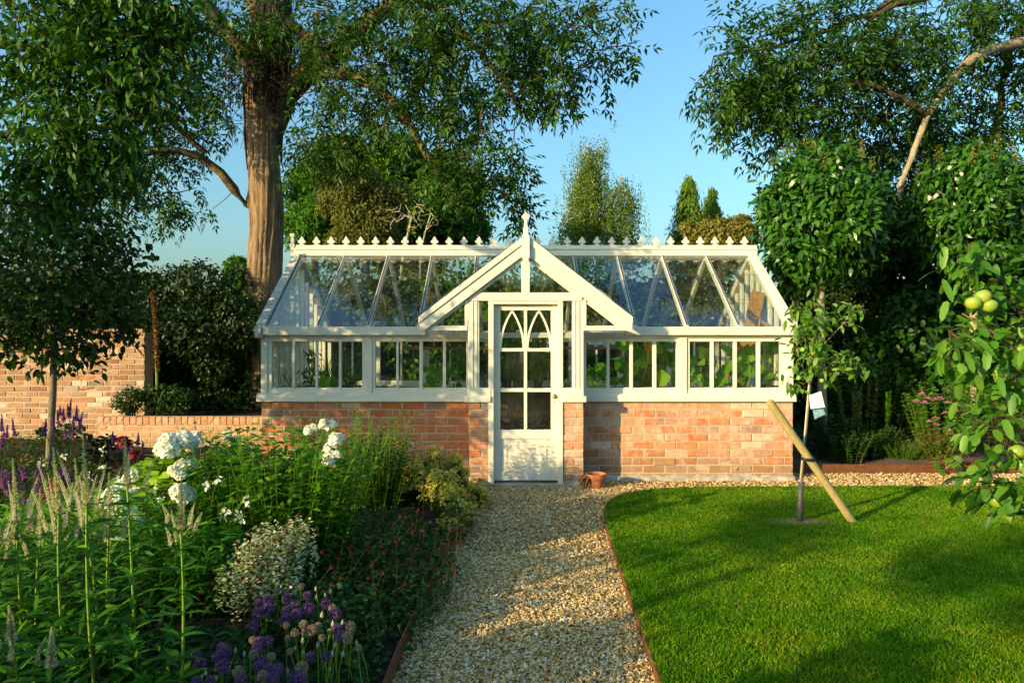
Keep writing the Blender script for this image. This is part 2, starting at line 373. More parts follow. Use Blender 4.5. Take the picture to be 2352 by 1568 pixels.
leafmat('stem_grey', [(0, (.16,.19,.14)), (1, (.24,.26,.19))], .1, .5)
leafmat('stem_dark', [(0, (.05,.07,.02)), (1, (.09,.07,.03))], .1, .5)
leafmat('flower_spike', [(0, (.42,.45,.24)), (.5, (.62,.60,.42)), (1, (.70,.63,.52))], .3, .6)
leafmat('flower_white', [(0, (.74,.76,.66)), (.4, (.84,.85,.80)), (1, (.88,.88,.86))], .3, .55)
leafmat('flower_purple', [(0, (.17,.05,.26)), (.6, (.27,.09,.36)), (1, (.40,.16,.42))], .35, .55)
leafmat('flower_allium', [(0, (.09,.04,.17)), (.5, (.17,.08,.26)), (.85, (.27,.13,.32)), (1, (.38,.22,.28))], .3, .55)
leafmat('flower_allium_old', [(0, (.24,.20,.13)), (.5, (.40,.28,.22)), (1, (.46,.40,.24))], .3, .55)
leafmat('flower_pink', [(0, (.44,.14,.26)), (.6, (.58,.25,.36)), (1, (.66,.36,.44))], .3, .55)
leafmat('flower_red', [(0, (.11,.012,.012)), (.6, (.19,.025,.02)), (1, (.27,.05,.03))], .25, .55)
leafmat('flower_crimson', [(0, (.14,.006,.015)), (1, (.28,.015,.03))], .3, .55)
leafmat('flower_orange', [(0, (.85,.38,.02)), (1, (.90,.62,.04))], .4, .5)
leafmat('bud', [(0, (.22,.27,.15)), (1, (.42,.44,.30))], .2, .5)
leafmat('gravel', [(0, (.14,.075,.025)), (.12, (.32,.18,.055)), (.35, (.50,.33,.11)), (.6, (.60,.43,.165)), (.8, (.67,.52,.26)), (.93, (.74,.66,.48)), (1, (.36,.32,.26))], 0, .75, .15)
m_, n_, l_, b_ = mat('apple')
_g = n_.new('ShaderNodeTexCoord'); _t = noise(n_, l_, 2.2, 3, .5, _g.outputs['Object']); _r = ramp(n_, [(.48, (.20,.33,.03)), (.62, (.33,.36,.04)), (.76, (.44,.15,.04))])
l_.new(_t.outputs[0], _r.inputs[0]); l_.new(_r.outputs[0], b_.inputs['Base Color']); b_.inputs['Roughness'].default_value = .28
# ================================================================== the ground
LAWN_EDGE = [(.52,-3.0),(.60,1.5),(.66,3.1),(.72,4.5),(.775,5.7),(.82,6.15),(.92,6.5),(1.15,6.82),(1.6,6.95),(2.4,7.0),(4.0,7.03),(11.0,7.05)]
BED_EDGE = [(-.48,-3.0),(-.52,1.5),(-.556,3.1),(-.49,4.4),(-.40,6.0),(-.34,6.95),(-.36,7.25)]
def smooth_line(p, n):
    p = np.array(p, float); s = np.concatenate([[0], np.cumsum(np.linalg.norm(np.diff(p, axis=0), axis=1))])
    q = np.linspace(0, s[-1], n); o = np.stack([np.interp(q, s, p[:, i]) for i in range(2)], 1)
    for _ in range(6): o[1:-1] = .25*o[:-2] + .5*o[1:-1] + .25*o[2:]
    return o
LE = smooth_line(LAWN_EDGE, 120); BE = smooth_line(BED_EDGE, 60)
def inside(poly, x, y):
    r = np.zeros(len(x), bool); n = len(poly); j = n-1
    for i in range(n):
        xi, yi = poly[i]; xj, yj = poly[j]
        c = ((yi > y) != (yj > y)) & (x < (xj-xi)*(y-yi)/(yj-yi+1e-12)+xi); r ^= c; j = i
    return r
LAWN_POLY = np.concatenate([LE, [(11., -3.)]])
LAWN_Z = .055
mb = MB(); mb.box(-400, 400, -200, 600, -.4, -.06); mb.build('ground', 'ground', kind='structure')
mb = MB(); mb.box(-1.2, 11, -3, 8.3, -.05, 0); mb.build('gravel_path', 'gravel_bed', kind='structure')
mb = MB(); n = len(LAWN_POLY)
mb.add(np.concatenate([np.c_[LAWN_POLY, np.full(n, LAWN_Z)], np.c_[LAWN_POLY, np.full(n, -.03)]]),
       [list(range(n))[::-1]] + [[i, (i+1) % n, (i+1) % n + n, i+n] for i in range(n)])
mb.build('lawn', 'lawn_base', kind='structure')
# bed soil left of the path, gently mounded
gx = np.linspace(0, 1, 60); gy = np.linspace(-3, 9.97, 70); V = []
for y in gy:
    e = np.interp(y, BE[:, 1], BE[:, 0])
    if y > 7.2: e = np.interp(y, [7.2, 7.3], [-.36, -.48])
    for t in gx:
        x = e - .02 - (e+14)*t**1.6
        V.append((x, y, .02 + .10*min(1, t*6) + .025*math.sin(5.1*x+2*y)*math.sin(3.3*y)))
I, J = np.meshgrid(np.arange(59), np.arange(69)); a = (J*60+I).ravel()
mb = MB(); mb.add(np.array(V), np.stack([a, a+60, a+61, a+1], 1)); mb.build('flower_bed', 'soil', kind='structure', smooth=True)
# bed behind the right edging
gy = np.linspace(8.03, 14, 30); gx = np.linspace(3.15, 13, 60)
V = [(x, y, .07 + .03*math.sin(7*x)*math.sin(4*y) + .04*math.sin(2.1*x+y)*min(1, (y-8)*2)) for y in gy for x in gx]
I, J = np.meshgrid(np.arange(59), np.arange(29)); a = (J*60+I).ravel()
mb = MB(); mb.add(np.array(V), np.stack([a, a+1, a+61, a+60], 1)); mb.build('right_bed', 'soil_dry', kind='structure', smooth=True)

def strip(name, line, z0, z1, th, label):
    mb = MB(); d = np.gradient(line, axis=0); nrm = unit(np.stack([-d[:, 1], d[:, 0]], 1)); n = len(line)
    L = line + nrm*th*.5; R = line - nrm*th*.5; V = []
    for i in range(n): V += [(*L[i], z0), (*R[i], z0), (*R[i], z1), (*L[i], z1)]
    F = []
    for i in range(n-1):
        a = 4*i; F += [[a, a+4, a+5, a+1], [a+1, a+5, a+6, a+2], [a+2, a+6, a+7, a+3], [a+3, a+7, a+4, a]]
    F += [[0, 1, 2, 3], [4*n-1, 4*n-2, 4*n-3, 4*n-4]]
    mb.add(V, F); return mb.build(name, 'corten', label=label, cat='edging')
strip('steel_edging', LE + np.array((-.006, 0)), -.03, .066, .008, 'curved rusty steel edging strip between the gravel path and the lawn')
strip('steel_edging', BE, -.03, .10, .008, 'rusty steel edging strip along the flower bed left of the path')
mb = MB(); mb.box(3.2, 12, 7.99, 8.0, -.03, .115)
e = mb.build('steel_edging', 'corten', label='straight rusty steel edging of the right bed behind the gravel', cat='edging')
for x in (5.18, 7.4):
    MB().box(x, x+.03, 7.975, 7.988, -.02, .06).build('edging_peg', 'corten', e)

# gravel stones
def stones(mb, x, y, z, s, r):
    N = len(x); base = np.array([(1,0,0),(0,1,0),(-1,0,0),(0,-1,0),(.3,.3,.8),(-.2,-.2,-.7)])*1.0
    v = base[None]*(.75+.5*r.random((N, 6, 1))) + r.normal(0, .13, (N, 6, 3))
    v *= np.stack([s*.62, s*.46, s*.34], 1)[:, None, :]
    a = r.random(N)*2*PI; tl = r.normal(0, .45, N)
    ca, sa = np.cos(a)[:, None], np.sin(a)[:, None]; ct, st = np.cos(tl)[:, None], np.sin(tl)[:, None]
    X, Y, Z = v[..., 0], v[..., 1], v[..., 2]
    X, Z = X*ct - Z*st, X*st + Z*ct
    X, Y = X*ca - Y*sa, X*sa + Y*ca
    V = np.stack([X + x[:, None], Y + y[:, None], Z + z[:, None]], 2).reshape(-1, 3)
    T = np.array([(0,1,4),(1,2,4),(2,3,4),(3,0,4),(1,0,5),(2,1,5),(3,2,5),(0,3,5)])
    mb.add(V, (np.arange(N)[:, None, None]*6 + T[None]).reshape(-1, 3))
r = rs(5)
def gravel_pts(n, x0, x1, y0, y1):
    x = r.uniform(x0, x1, n); y = r.uniform(y0, y1, n)
    k = (~inside(LAWN_POLY, x, y)) & (x > np.interp(y, BE[:, 1], BE[:, 0]) + .005) & ~((x > 3.2) & (y > 7.98))
    k &= ~((y > 7.6) & (x < 3.1)) & ~((y > 7.3) & (x < .75))
    return x[k], y[k]
mb = MB()
for n, x0, x1, y0, y1, s in ((46000, -.6, .85, 2.4, 5.0, .0165), (20000, -.6, 1.2, 5.0, 7.6, .0175), (18000, .7, 7.2, 6.7, 8.0, .021)):
    x, y = gravel_pts(n, x0, x1, y0, y1); stones(mb, x, y, r.uniform(.001, .016, len(x)), s*(.55+.9*r.random(len(x))), r)
mb.build('gravel', 'gravel', kind='stuff', label='loose honey coloured gravel stones on the path', cat='gravel')

# grass
def grass(mb, n, x0, x1, y0, y1, h):
    x = r.uniform(x0, x1, n); y = r.uniform(y0, y1, n); k = inside(LAWN_POLY, x, y)
    k &= (np.hypot((x-2.40)/.33, (y-5.66)/.16) > 1 - .8*r.random(n)**.6)
    x, y = x[k], y[k]; N = len(x)
    patch = .5+.5*np.sin(1.9*x+.7*y)*np.sin(1.3*y-.8*x+1)
    b = np.stack([x, y, np.full(N, LAWN_Z)], 1); d = np.stack([r.normal(0, .55, N), r.normal(0, .55, N), np.ones(N)], 1)
    L = h*(.55+.7*r.random(N))*(.75+.4*patch)
    add_leaves(mb, b, d, rdir(r, N), L, .0052*(.8+.5*r.random(N)), prof='b', fold=0, droop=.25)
mb = MB()
for a in ((92000, .6, 3.35, 2.7, 4.2, .034), (104000, .6, 4.5, 4.2, 5.8, .036), (70000, .7, 5.6, 5.8, 7.06, .038)): grass(mb, *a)
# longer fringe along the edging
k = r.integers(0, len(LE), 9000); b = np.c_[LE[k] + np.c_[r.uniform(.0, .03, 9000), r.normal(0, .03, 9000)], np.full(9000, LAWN_Z)]
b = b[inside(LAWN_POLY, b[:, 0], b[:, 1])]
add_leaves(mb, b, np.c_[r.normal(-.2, .5, (len(b), 1)), r.normal(0, .5, (len(b), 1)), np.ones(len(b))], rdir(r, len(b)), .045*(.6+.7*r.random(len(b))), .004, prof='g', fold=0, droop=.3)
mb.build('grass', 'leaf_grass', kind='stuff', label='short mown green grass of the lawn', cat='grass')
mb = MB(); q = np.stack([2.40 + .34*np.cos(np.linspace(0, 2*PI, 24, endpoint=False)), 5.66 + .16*np.sin(np.linspace(0, 2*PI, 24, endpoint=False))], 1)
q = q*(1) + r.normal(0, .012, q.shape)
mb.add(np.r_[np.c_[q, np.full(24, LAWN_Z+.002)], [[2.40, 5.66, LAWN_Z+.02]]], [[i, (i+1) % 24, 24] for i in range(24)])
mb.build('bare_soil', 'dry_turf', kind='structure')
# fallen leaves on the lawn
for i, (u, v) in enumerate(((1690, 1385), (2120, 1198), (2340, 1412))):
    Y = FPX*(CAMH-LAWN_Z-.03)/(v-784); p = np.array([[XU(u, Y), Y, LAWN_Z+.022]])
    mb = MB(); add_leaves(mb, p, np.array([[.8, .3*(-1)**i, .15]]), np.array([[0, 0, 1.]]), .04, .026, prof='o', mid=True, fold=.35, droop=.2)
    mb.build('fallen_leaf', 'leaf_dead', label=['curled brown leaf lying on the lawn near the path', 'dry brown leaf on the lawn right of the stake', 'brown leaf on the lawn at the right edge'][i], cat='leaf', group='fallen leaves on the lawn')
# ================================================================== bricks
def brick_mesh(name, lx, ly, lz, seed):
    """a worn brick with chamfered edges, centred on its front face, standing back along +y"""
    r = rs(seed); c = .006; V = []; F = []
    xs = (-lx/2, -lx/2+c, lx/2-c, lx/2); zs = (-lz/2, -lz/2+c, lz/2-c, lz/2)
    front = [(x, 0, z) for z in zs[1:3] for x in xs[1:3]]
    ring = [(xs[0], c, zs[1]), (xs[1], c, zs[0]), (xs[2], c, zs[0]), (xs[3], c, zs[1]), (xs[3], c, zs[2]), (xs[2], c, zs[3]), (xs[1], c, zs[3]), (xs[0], c, zs[2])]
    back = [(x, ly, z) for x, _, z in ring]
    V = np.array(front + ring + back); V[:12] += r.normal(0, .0016, (12, 3)); V[:4, 1] += r.normal(0, .0015, 4)
    F = [[0, 1, 3, 2], [4, 0, 2, 11], [5, 6, 1, 0], [7, 8, 3, 1], [9, 10, 2, 3], [4, 5, 0], [6, 7, 1], [8, 9, 3], [10, 11, 2]]
    for i in range(8):
        j = (i+1) % 8; F.append([4+i, 12+i, 12+j, 4+j])
    F.append(list(range(12, 20)))
    mb = MB(); mb.add(V, F); return mb.mesh(name)
def lay(parent, meshes, x0, x1, y, z0, course, n, pitch, matname, r, depth=.0, header=None, facing=1, first=0, skip=None):
    """lay n courses of bricks from x0 to x1 in the wall plane y; meshes: dict full/half"""
    for k in range(n):
        z = z0 + (k+.5)*course; off = (0 if (k+first) % 2 == 0 else -.5*pitch); x = x0 + off + r.uniform(-.012, .012)*(off != 0)
        while x < x1 - .03:
            a, b = max(x, x0), min(x + pitch, x1)
            if b - a > .045 and not (skip and skip((a+b)/2, z)):
                w = b-a-.011; me = meshes[r.integers(len(meshes))]
                o = bpy.data.objects.new('brick', me); COL.objects.link(o)
                o.location = ((a+b)/2, y + r.normal(0, .0018)*facing, z + r.normal(0, .0015)); o.scale = (w/(pitch-.011), facing, (course-.011)/(.0886-.011)*(1+r.normal(0, .015)))
                o.rotation_euler = (0, r.normal(0, .004), r.normal(0, .006))
                o.parent = parent; o.matrix_parent_inverse = Matrix.Translation(Vector(ORIG['_'+parent.name])).inverted() if '_'+parent.name in ORIG else Matrix()
            x += pitch
def brick_set(matname, pitch, seed):
    out = []
    for i in range(6):
        me = brick_mesh('brick', pitch-.011, .05, .0886-.011, seed+i); me.materials.append(M[matname]); out.append(me)
    return out
SET_G = brick_set('brick', .2425, 10); SET_R = brick_set('brick_red', .2425, 70); SET_O = brick_set('brick_old', .235, 30); SET_L = brick_set('brick_low', .24, 50)
def part_origin(o, parent):
    """remember which world offset a part's own children need"""
    ORIG['_'+o.name] = ORIG.get(parent.name, (0, 0, 0)) if parent is not None else (0, 0, 0)

# ================================================================== greenhouse
GY, PY, RY, BY = 7.60, 7.25, 8.85, 10.12              # front wall, porch front, ridge, rear wall
XL, XR = XU(600, GY), XU(1822, GY); XC = .144
WZ0, WZ1 = 0.0, ZV(922, GY)
gh = thing('greenhouse', 'cream painted timber greenhouse on a red brick base with a gabled porch', 'greenhouse', (XC, GY, 0))
r = rs(77)
def wpart(mb, name, parent=gh, m='paint', bevel=.003, **k):
    o = mb.build(name, m, parent, bevel=bevel, **k); part_origin(o, parent); return o
def sub(mb, name, parent, m='paint', bevel=.0025, **k):
    """third level: parent is a part whose own matrix is the identity in the world"""
    o = mb.build(name, m, None, bevel=bevel, **k); o.parent = parent; o.matrix_parent_inverse = Matrix.Identity(4)
    return o
# --- the brick base
PXL0, PXL1 = XU(1077, PY), XU(1126, PY); PXR0, PXR1 = XU(1291, PY), XU(1341, PY)
def wall_part(name, x0, x1, y0, y1, z0, z1, label=None):
    o = MB().box(x0, x1, y0, y1, z0, z1).build(name, 'mortar', gh, label=label); return o
CRS = .0886
w1 = wall_part('dwarf_wall', XL+.004, PXL0+.02, GY+.005, GY+.22, 0, WZ1-.002)
w2 = wall_part('dwarf_wall', PXR1-.02, XR-.004, GY+.005, GY+.22, 0, WZ1-.002)
for w, a, b, fi, st in ((w1, XL, PXL0+.03, 0, SET_R), (w2, PXR1-.03, XR, 1, SET_G)):
    ORIG['_'+w.name] = (0, 0, 0); lay(w, st, a, b, GY, WZ1-10*CRS, CRS, 10, .2425, 'brick', r, first=fi)
for a, b, fi in ((PXL0, PXL1, 0), (PXR0, PXR1, 1)):
    w = wall_part('brick_pier', a+.005, b-.005, PY+.005, GY+.2, 0, WZ1-.03)
    lay(w, SET_G, a, b, PY, ZV(923, PY)-10*.0846, .0846, 10, .2425, 'brick', r, first=fi)
    for k in range(10):                                       # returns on the pier's sides
        for s_, x in ((-1, a), (1, b)):
            me = SET_G[k % 6]; o = bpy.data.objects.new('brick', me); COL.objects.link(o); o.parent = w
            o.location = (x, PY+.13+.09*(k % 2), ZV(923, PY)-10*.0846+(k+.5)*.0846); o.rotation_euler = (0, 0, s_*PI/2)
            o.scale = (.75 if k % 2 else 1.0, 1, (.0846-.011)/(.0886-.011))
# side and rear base walls
ws = wall_part('dwarf_wall', XL+.004, XL+.22, GY+.22, BY, 0, WZ1-.002)
we = wall_part('dwarf_wall', XR-.22, XR-.004, GY+.22, BY, 0, WZ1-.002)
wr = wall_part('dwarf_wall', XL, XR, BY, BY+.2, 0, WZ1-.002)
lay(wr, SET_G, -.55, 1.0, BY-.014, WZ1-9*CRS, CRS, 9, .2425, 'brick', r)
for k in range(10):                                           # bricks of the left end wall
    for j in range(8):
        o = bpy.data.objects.new('brick', SET_G[(k+j) % 6]); COL.objects.link(o); o.parent = ws
        o.location = (XL, GY+.16+.2425*j+.12*(k % 2), WZ1-10*CRS+(k+.5)*CRS); o.rotation_euler = (0, 0, -PI/2)
# footing
rr = rs(3)
for a, b in ((PXR1+.0, XR+.01), (XL-.01, PXL0)):
    mb = MB()
    n = 26; xs = np.linspace(a, b, n); fr = GY - .035 - .03*rr.random(n); zz = .055 + .03*rr.random(n)
    for i in range(n-1):
        mb.hexa([(xs[i], fr[i], -.04), (xs[i+1], fr[i+1], -.04), (xs[i+1], GY+.01, -.04), (xs[i], GY+.01, -.04)],
                [(xs[i], fr[i]+.02, zz[i]-.02), (xs[i+1], fr[i+1]+.02, zz[i+1]-.02), (xs[i+1], GY+.01, zz[i+1]), (xs[i], GY+.01, zz[i])])
    wpart(mb, 'footing', m='cement', bevel=0)
for a, b in ((PXL0, PXL1), (PXR0, PXR1)):
    wpart(MB().prism([(a-.02, -.05), (b+.012, -.05), (b+.006, .05), (a-.008, .045)], PY-.03, PY+.35), 'footing', m='cement', bevel=.012)
MB().box(XL+.2, XR-.2, GY+.2, BY, -.02, .04).build('floor', 'floor_slab', gh)

# --- sills, plates, posts
SZ0, SZ1 = ZV(922.3, GY-.05), ZV(907.7, GY-.05)
for a, b in ((XU(588, GY-.05), PXL0+.0), (PXR1, XU(1830, GY-.05))):
    wpart(MB().prism([(GY-.05, SZ0), (GY+.2, SZ0), (GY+.2, SZ1+.02), (GY+.0, SZ1+.02), (GY-.045, SZ1)], a, b, 'x'), 'sill', bevel=.004)
for a, b in ((XU(1067.5, PY-.03), XU(1127, PY-.03)), (XU(1288.5, PY-.03), XU(1347, PY-.03))):
    wpart(MB().box(a, b, PY-.035, GY-.05, ZV(923.5, PY-.03), ZV(909.5, PY-.03)), 'pier_cap', bevel=.004)
WT = ZV(771, GY)                                              # underside of the eaves plate
EZ0, EZ1 = ZV(769.5, GY-.07), ZV(750, GY-.07)
BX0, BX1 = XC-1.123, XC+1.123                                # porch gable ends
for a, b in ((XU(590, GY-.07), BX0+.02), (BX1-.02, XU(1824, GY-.07))):
    wpart(MB().box(a, b, GY-.075, GY+.09, EZ0, EZ1), 'eaves_plate', bevel=.004)
wpart(MB().box(XL, XR, GY-.012, GY+.10, WT-.022, EZ0+.03), 'wall_plate', bevel=.003)
wpart(MB().box(XL, XR, BY-.02, BY+.10, WT-.022, EZ1), 'wall_plate', bevel=.003)
def post(u0, u1): return wpart(MB().box(XU(u0, GY), XU(u1, GY), GY-.006, GY+.09, SZ1+.0, WT-.02), 'post', bevel=.006)
for a, b in ((599.5, 614), (839.5, 855), (1071, 1088), (1336, 1347), (1560, 1578), (1800, 1822.5)): post(a, b)
# --- four front sashes
def sash(panes, u0, u1, y=GY, parent=gh, v0=784, v1=891.5, label=None):
    fy0, fy1 = y+.010, y+.055; zt, zb = ZV(v0, GY), ZV(v1, GY)
    mb = MB(); zT, zB = WT-.022, SZ1+.005
    mb.box(XU(u0, GY), XU(u1, GY), fy0, fy1, zt, zT); mb.box(XU(u0, GY), XU(u1, GY), fy0, fy1, zB, zb)
    mb.box(XU(u0, GY), XU(panes[0][0], GY), fy0+.001, fy1, zb, zt); mb.box(XU(panes[-1][1], GY), XU(u1, GY), fy0+.001, fy1, zb, zt)
    w = wpart(mb, 'window', parent, bevel=.003)
    for i in range(len(panes)-1):
        sub(MB().box(XU(panes[i][1], GY), XU(panes[i+1][0], GY), fy0-.004, fy1, zb-.012, zt+.006), 'muntin', w)
    for a, b in panes:
        sub(MB().box(XU(a, GY)-.008, XU(b, GY)+.008, fy0+.022, fy0+.026, zb-.008, zt+.008), 'pane', w, 'glass', 0)
        bead = MB(); x0, x1 = XU(a, GY), XU(b, GY)             # uneven putty
        bead.prism([(x0, zb), (x1, zb), (x1-.012, zb+.009), (x0+.05, zb+.005), (x0+.01, zb+.008)], fy0+.012, fy0+.021)
        sub(bead, 'putty', w, 'paint_inner', 0)
    return w
sash([(623, 671), (676.6, 724), (729, 778), (783.5, 831.5)], 614, 840)
sash([(861.7, 910), (915, 963), (970.7, 1017), (1023.7, 1071)], 855, 1076)
sash([(1347, 1394), (1400.5, 1447), (1454, 1500), (1508, 1554)], 1343, 1560)
sash([(1585, 1633), (1640, 1686), (1693, 1739.5), (1747, 1793)], 1578, 1800)
# --- rear sashes and end walls seen through the glass
n = 8; xs = np.linspace(XL+.06, XR-.06, n+1)
for i in range(n):
    mb = MB(); a, b = xs[i], xs[i+1]
    mb.box(a, a+.05, BY, BY+.07, WZ1, WT); mb.box(b-.05, b, BY, BY+.07, WZ1, WT); mb.box(a+.05, b-.05, BY+.002, BY+.068, WZ1, WZ1+.09); mb.box(a+.05, b-.05, BY+.002, BY+.068, WT-.07, WT)
    m_ = (a+b)/2; mb.box(m_-.013, m_+.013, BY+.01, BY+.05, WZ1+.09, WT-.07)
    w = wpart(mb, 'rear_window', gh, 'paint_inner')
    for c, d in ((a+.05, m_-.013), (m_+.013, b-.05)):
        sub(MB().box(c, d, BY+.03, BY+.034, WZ1+.09, WT-.07), 'pane', w, 'glass', 0)
wpart(MB().box(XL, XR, BY-.03, BY+.15, WZ1, WZ1+.03), 'rear_sill', m='paint_inner')
SL = math.atan2(1.0, 1.29)
RZ = 2.665; EVZ = 1.715                                       # roof plane: (GY-.02, EVZ) .. (RY-.01, RZ)
def roofz(y): return EVZ + (RZ-EVZ)*(y-(GY-.02))/(RY-.01-(GY-.02))
for side, x in ((-1, XL+.03), (1, XR-.03)):
    w = wpart(MB().box(x-.045, x+.045, GY+.09, BY, SZ1, SZ1+.07).box(x-.05, x+.05, GY+.09, BY, WT-.05, EZ1-.01), 'gable_end', gh, 'paint_inner')
    k = 12
    for i in range(k):
        y = GY+.1 + (BY-GY-.1)*(i+.5)/k
        zt = roofz(min(y, 2*RY-y))-.03
        sub(MB().box(x-.025, x+.025, y-.02, y+.02, SZ1+.07, WT-.05), 'mullion', w, 'paint_inner')
        sub(MB().box(x-.025, x+.025, y-.018, y+.018, EZ1-.01, zt), 'mullion', w, 'paint_inner')
    sub(MB().box(x-.004, x, GY+.1, BY, SZ1+.07, WT-.05), 'pane', w, 'glass', 0)
    sub(MB().prism([(GY+.1, EZ1), (BY, EZ1), (BY, EVZ+.02), (RY, RZ), (GY+.1, EVZ+.07)], x-.004, x, 'x'), 'pane', w, 'glass', 0)
# --- roof: bars and panes, front and rear
bars = [-2.71, -2.15, -1.595, -1.03, -.455, .803, 1.365, 1.94, 2.51, 3.07]
def porchz(x): return 2.60 - .773*abs(x-XC)
def yroof(z): return (GY-.02) + (z-EVZ)/(RZ-EVZ)*(RY-.01-(GY-.02))
for x in bars:
    y0 = GY-.03
    if BX0 < x < BX1: y0 = max(y0, yroof(porchz(x)-.02))
    mb = MB(); mb.beam((x, y0, roofz(y0)-.02), (x, RY-.02, roofz(RY-.02)-.02), .036, .075)
    b = wpart(mb, 'glazing_bar', gh, 'paint')
    sub(MB().beam((x, y0-.005, roofz(y0-.005)+.026), (x, RY-.03, roofz(RY-.03)+.026), .020, .010), 'bar_cap', b, 'lead', .002)
for x in bars + [.17]:
    mb = MB(); mb.beam((x, BY+.05, EVZ-.02), (x, RY+.02, RZ-.02), .04, .085); wpart(mb, 'rear_rafter', gh, 'paint_inner')
rows = [0, .335, .69, 1.0]
edges = [XL-.05] + bars[1:-1] + [XR+.05]; edges[0] = -2.71; edges[-1] = 3.07
def roof_pane(x0, x1, s0, s1, lift=.0):
    y0, y1 = GY-.035 + (RY-.03-(GY-.035))*s0, GY-.035 + (RY-.03-(GY-.035))*s1
    pts = []
    for x, y in ((x0, y0), (x1, y0), (x1, y1), (x0, y1)):
        pts.append((x, y, roofz(y)+.012+lift))
    mb = MB(); mb.hexa(pts, [(a, b, c+.004) for a, b, c in pts]); return mb
xs_ = bars[:5] + [XC] + bars[5:]
for i in range(len(xs_)-1):
    x0, x1 = xs_[i]+.012, xs_[i+1]-.012
    for k in range(3):
        s0, s1 = rows[k]-(.012 if k else 0), rows[k+1]
        if BX0-.1 < (x0+x1)/2 < BX1+.1:                        # cut by the porch valley
            zc = porchz((x0+x1)/2); sc = (yroof(zc) - (GY-.035))/(RY-.03-(GY-.035))
            if sc >= s1-.03: continue
            if sc > s0:
                ps = []
                for x in (x0, x1):
                    y = min(yroof(porchz(x)), GY-.035+(RY-.03-GY+.035)*s1); ps.append((x, y, roofz(y)+.012))
                y1 = GY-.035 + (RY-.03-(GY-.035))*s1
                q = [ps[0], ps[1], (x1, y1, roofz(y1)+.012), (x0, y1, roofz(y1)+.012)]
                mb = MB(); mb.hexa(q, [(a, b, c+.004) for a, b, c in q]); mb.build('roof_pane', 'glass_roof', gh); continue
        roof_pane(x0, x1, s0, s1, .006*(k % 2)+.0005*i).build('roof_pane', 'glass_roof', gh)
for i in range(len(bars)-1):                                  # rear slope
    x0, x1 = bars[i], bars[i+1]
    q = [(x0, BY+.06, EVZ+.02), (x1, BY+.06, EVZ+.02), (x1, RY+.02, RZ+.02), (x0, RY+.02, RZ+.02)]
    mb = MB(); mb.hexa(q, [(a, b, c+.004) for a, b, c in q]); mb.build('rear_roof_pane', 'glass', gh)
# verges at the two ends of the roof
for s_, x, m_ in ((-1, XL+.022, 'paint_worn'), (1, XR-.035, 'paint')):
    mb = MB()
    mb.hexa([(x-.05, GY-.08, EVZ-.09), (x+.05, GY-.08, EVZ-.09), (x+.05, GY-.08, EVZ+.035), (x-.05, GY-.08, EVZ+.035)],
            [(x-.05, RY, RZ-.07), (x+.05, RY, RZ-.07), (x+.05, RY, RZ+.055), (x-.05, RY, RZ+.055)])
    wpart(mb, 'bargeboard', m=m_)
    mb = MB()
    mb.hexa([(x-.05, BY+.1, EVZ-.09), (x+.05, BY+.1, EVZ-.09), (x+.05, BY+.1, EVZ+.035), (x-.05, BY+.1, EVZ+.035)],
            [(x-.05, RY+.001, RZ-.07), (x+.05, RY+.001, RZ-.07), (x+.05, RY+.001, RZ+.055), (x-.05, RY+.001, RZ+.055)])
    wpart(mb, 'bargeboard', m=m_)
wpart(MB().box(XL-.045, XL+.03, GY-.10, GY+.05, EZ0-.03, EZ1+.01), 'eaves_end', m='paint_worn')
# ridge
Z0, Z1 = ZV(587.5, RY-.05), ZV(563, RY-.05)
wpart(MB().box(XL-.015, XR+.03, RY-.06, RY+.06, Z0, Z0+.078), 'ridge_board')
wpart(MB().box(XL-.015, XR+.03, RY-.075, RY+.06, Z0+.08, Z0+.095), 'ridge_moulding')
cr = wpart(MB().box(XL-.012, XR+.028, RY-.05, RY-.02, Z0+.096, Z1), 'cresting')
wpart(MB().box(XL-.066, XL-.016, RY-.06, RY+.0, Z0-.02, Z1+.0).box(XL-.073, XL-.009, RY-.065, RY+.005, Z1-.02, Z1+.012)
      .box(XL-.060, XL-.022, RY-.055, RY-.005, Z1+.01, Z1+.11).box(XL-.070, XL-.012, RY-.062, RY+.002, Z1+.11, Z1+.15), 'ridge_post', m='paint_worn')
half = [(.055, 0), (.036, .005), (.020, .016), (.012, .032), (.017, .037), (.024, .029), (.035, .028), (.046, .038), (.048, .052), (.040, .064), (.026, .068), (.018, .066), (.024, .076), (.023, .088), (.012, .099), (0, .118)]
FL = MB().prism([(x, z) for x, z in half] + [(-x, z) for x, z in half[:-1][::-1]], -.01, .01).mesh('fleur'); FL.materials.append(M['paint'])
u = 693.5; i = 0
while u < 1735:
    if not (1188 < u < 1228):
        o = bpy.data.objects.new('fleur', FL); COL.objects.link(o); o.parent = cr; o.location = (XU(u, RY-.03), RY-.035, Z1-.0015); o.rotation_euler = (0, r.normal(0, .012), r.normal(0, .02))
    i += 1; u = 693.5 + i*33.86

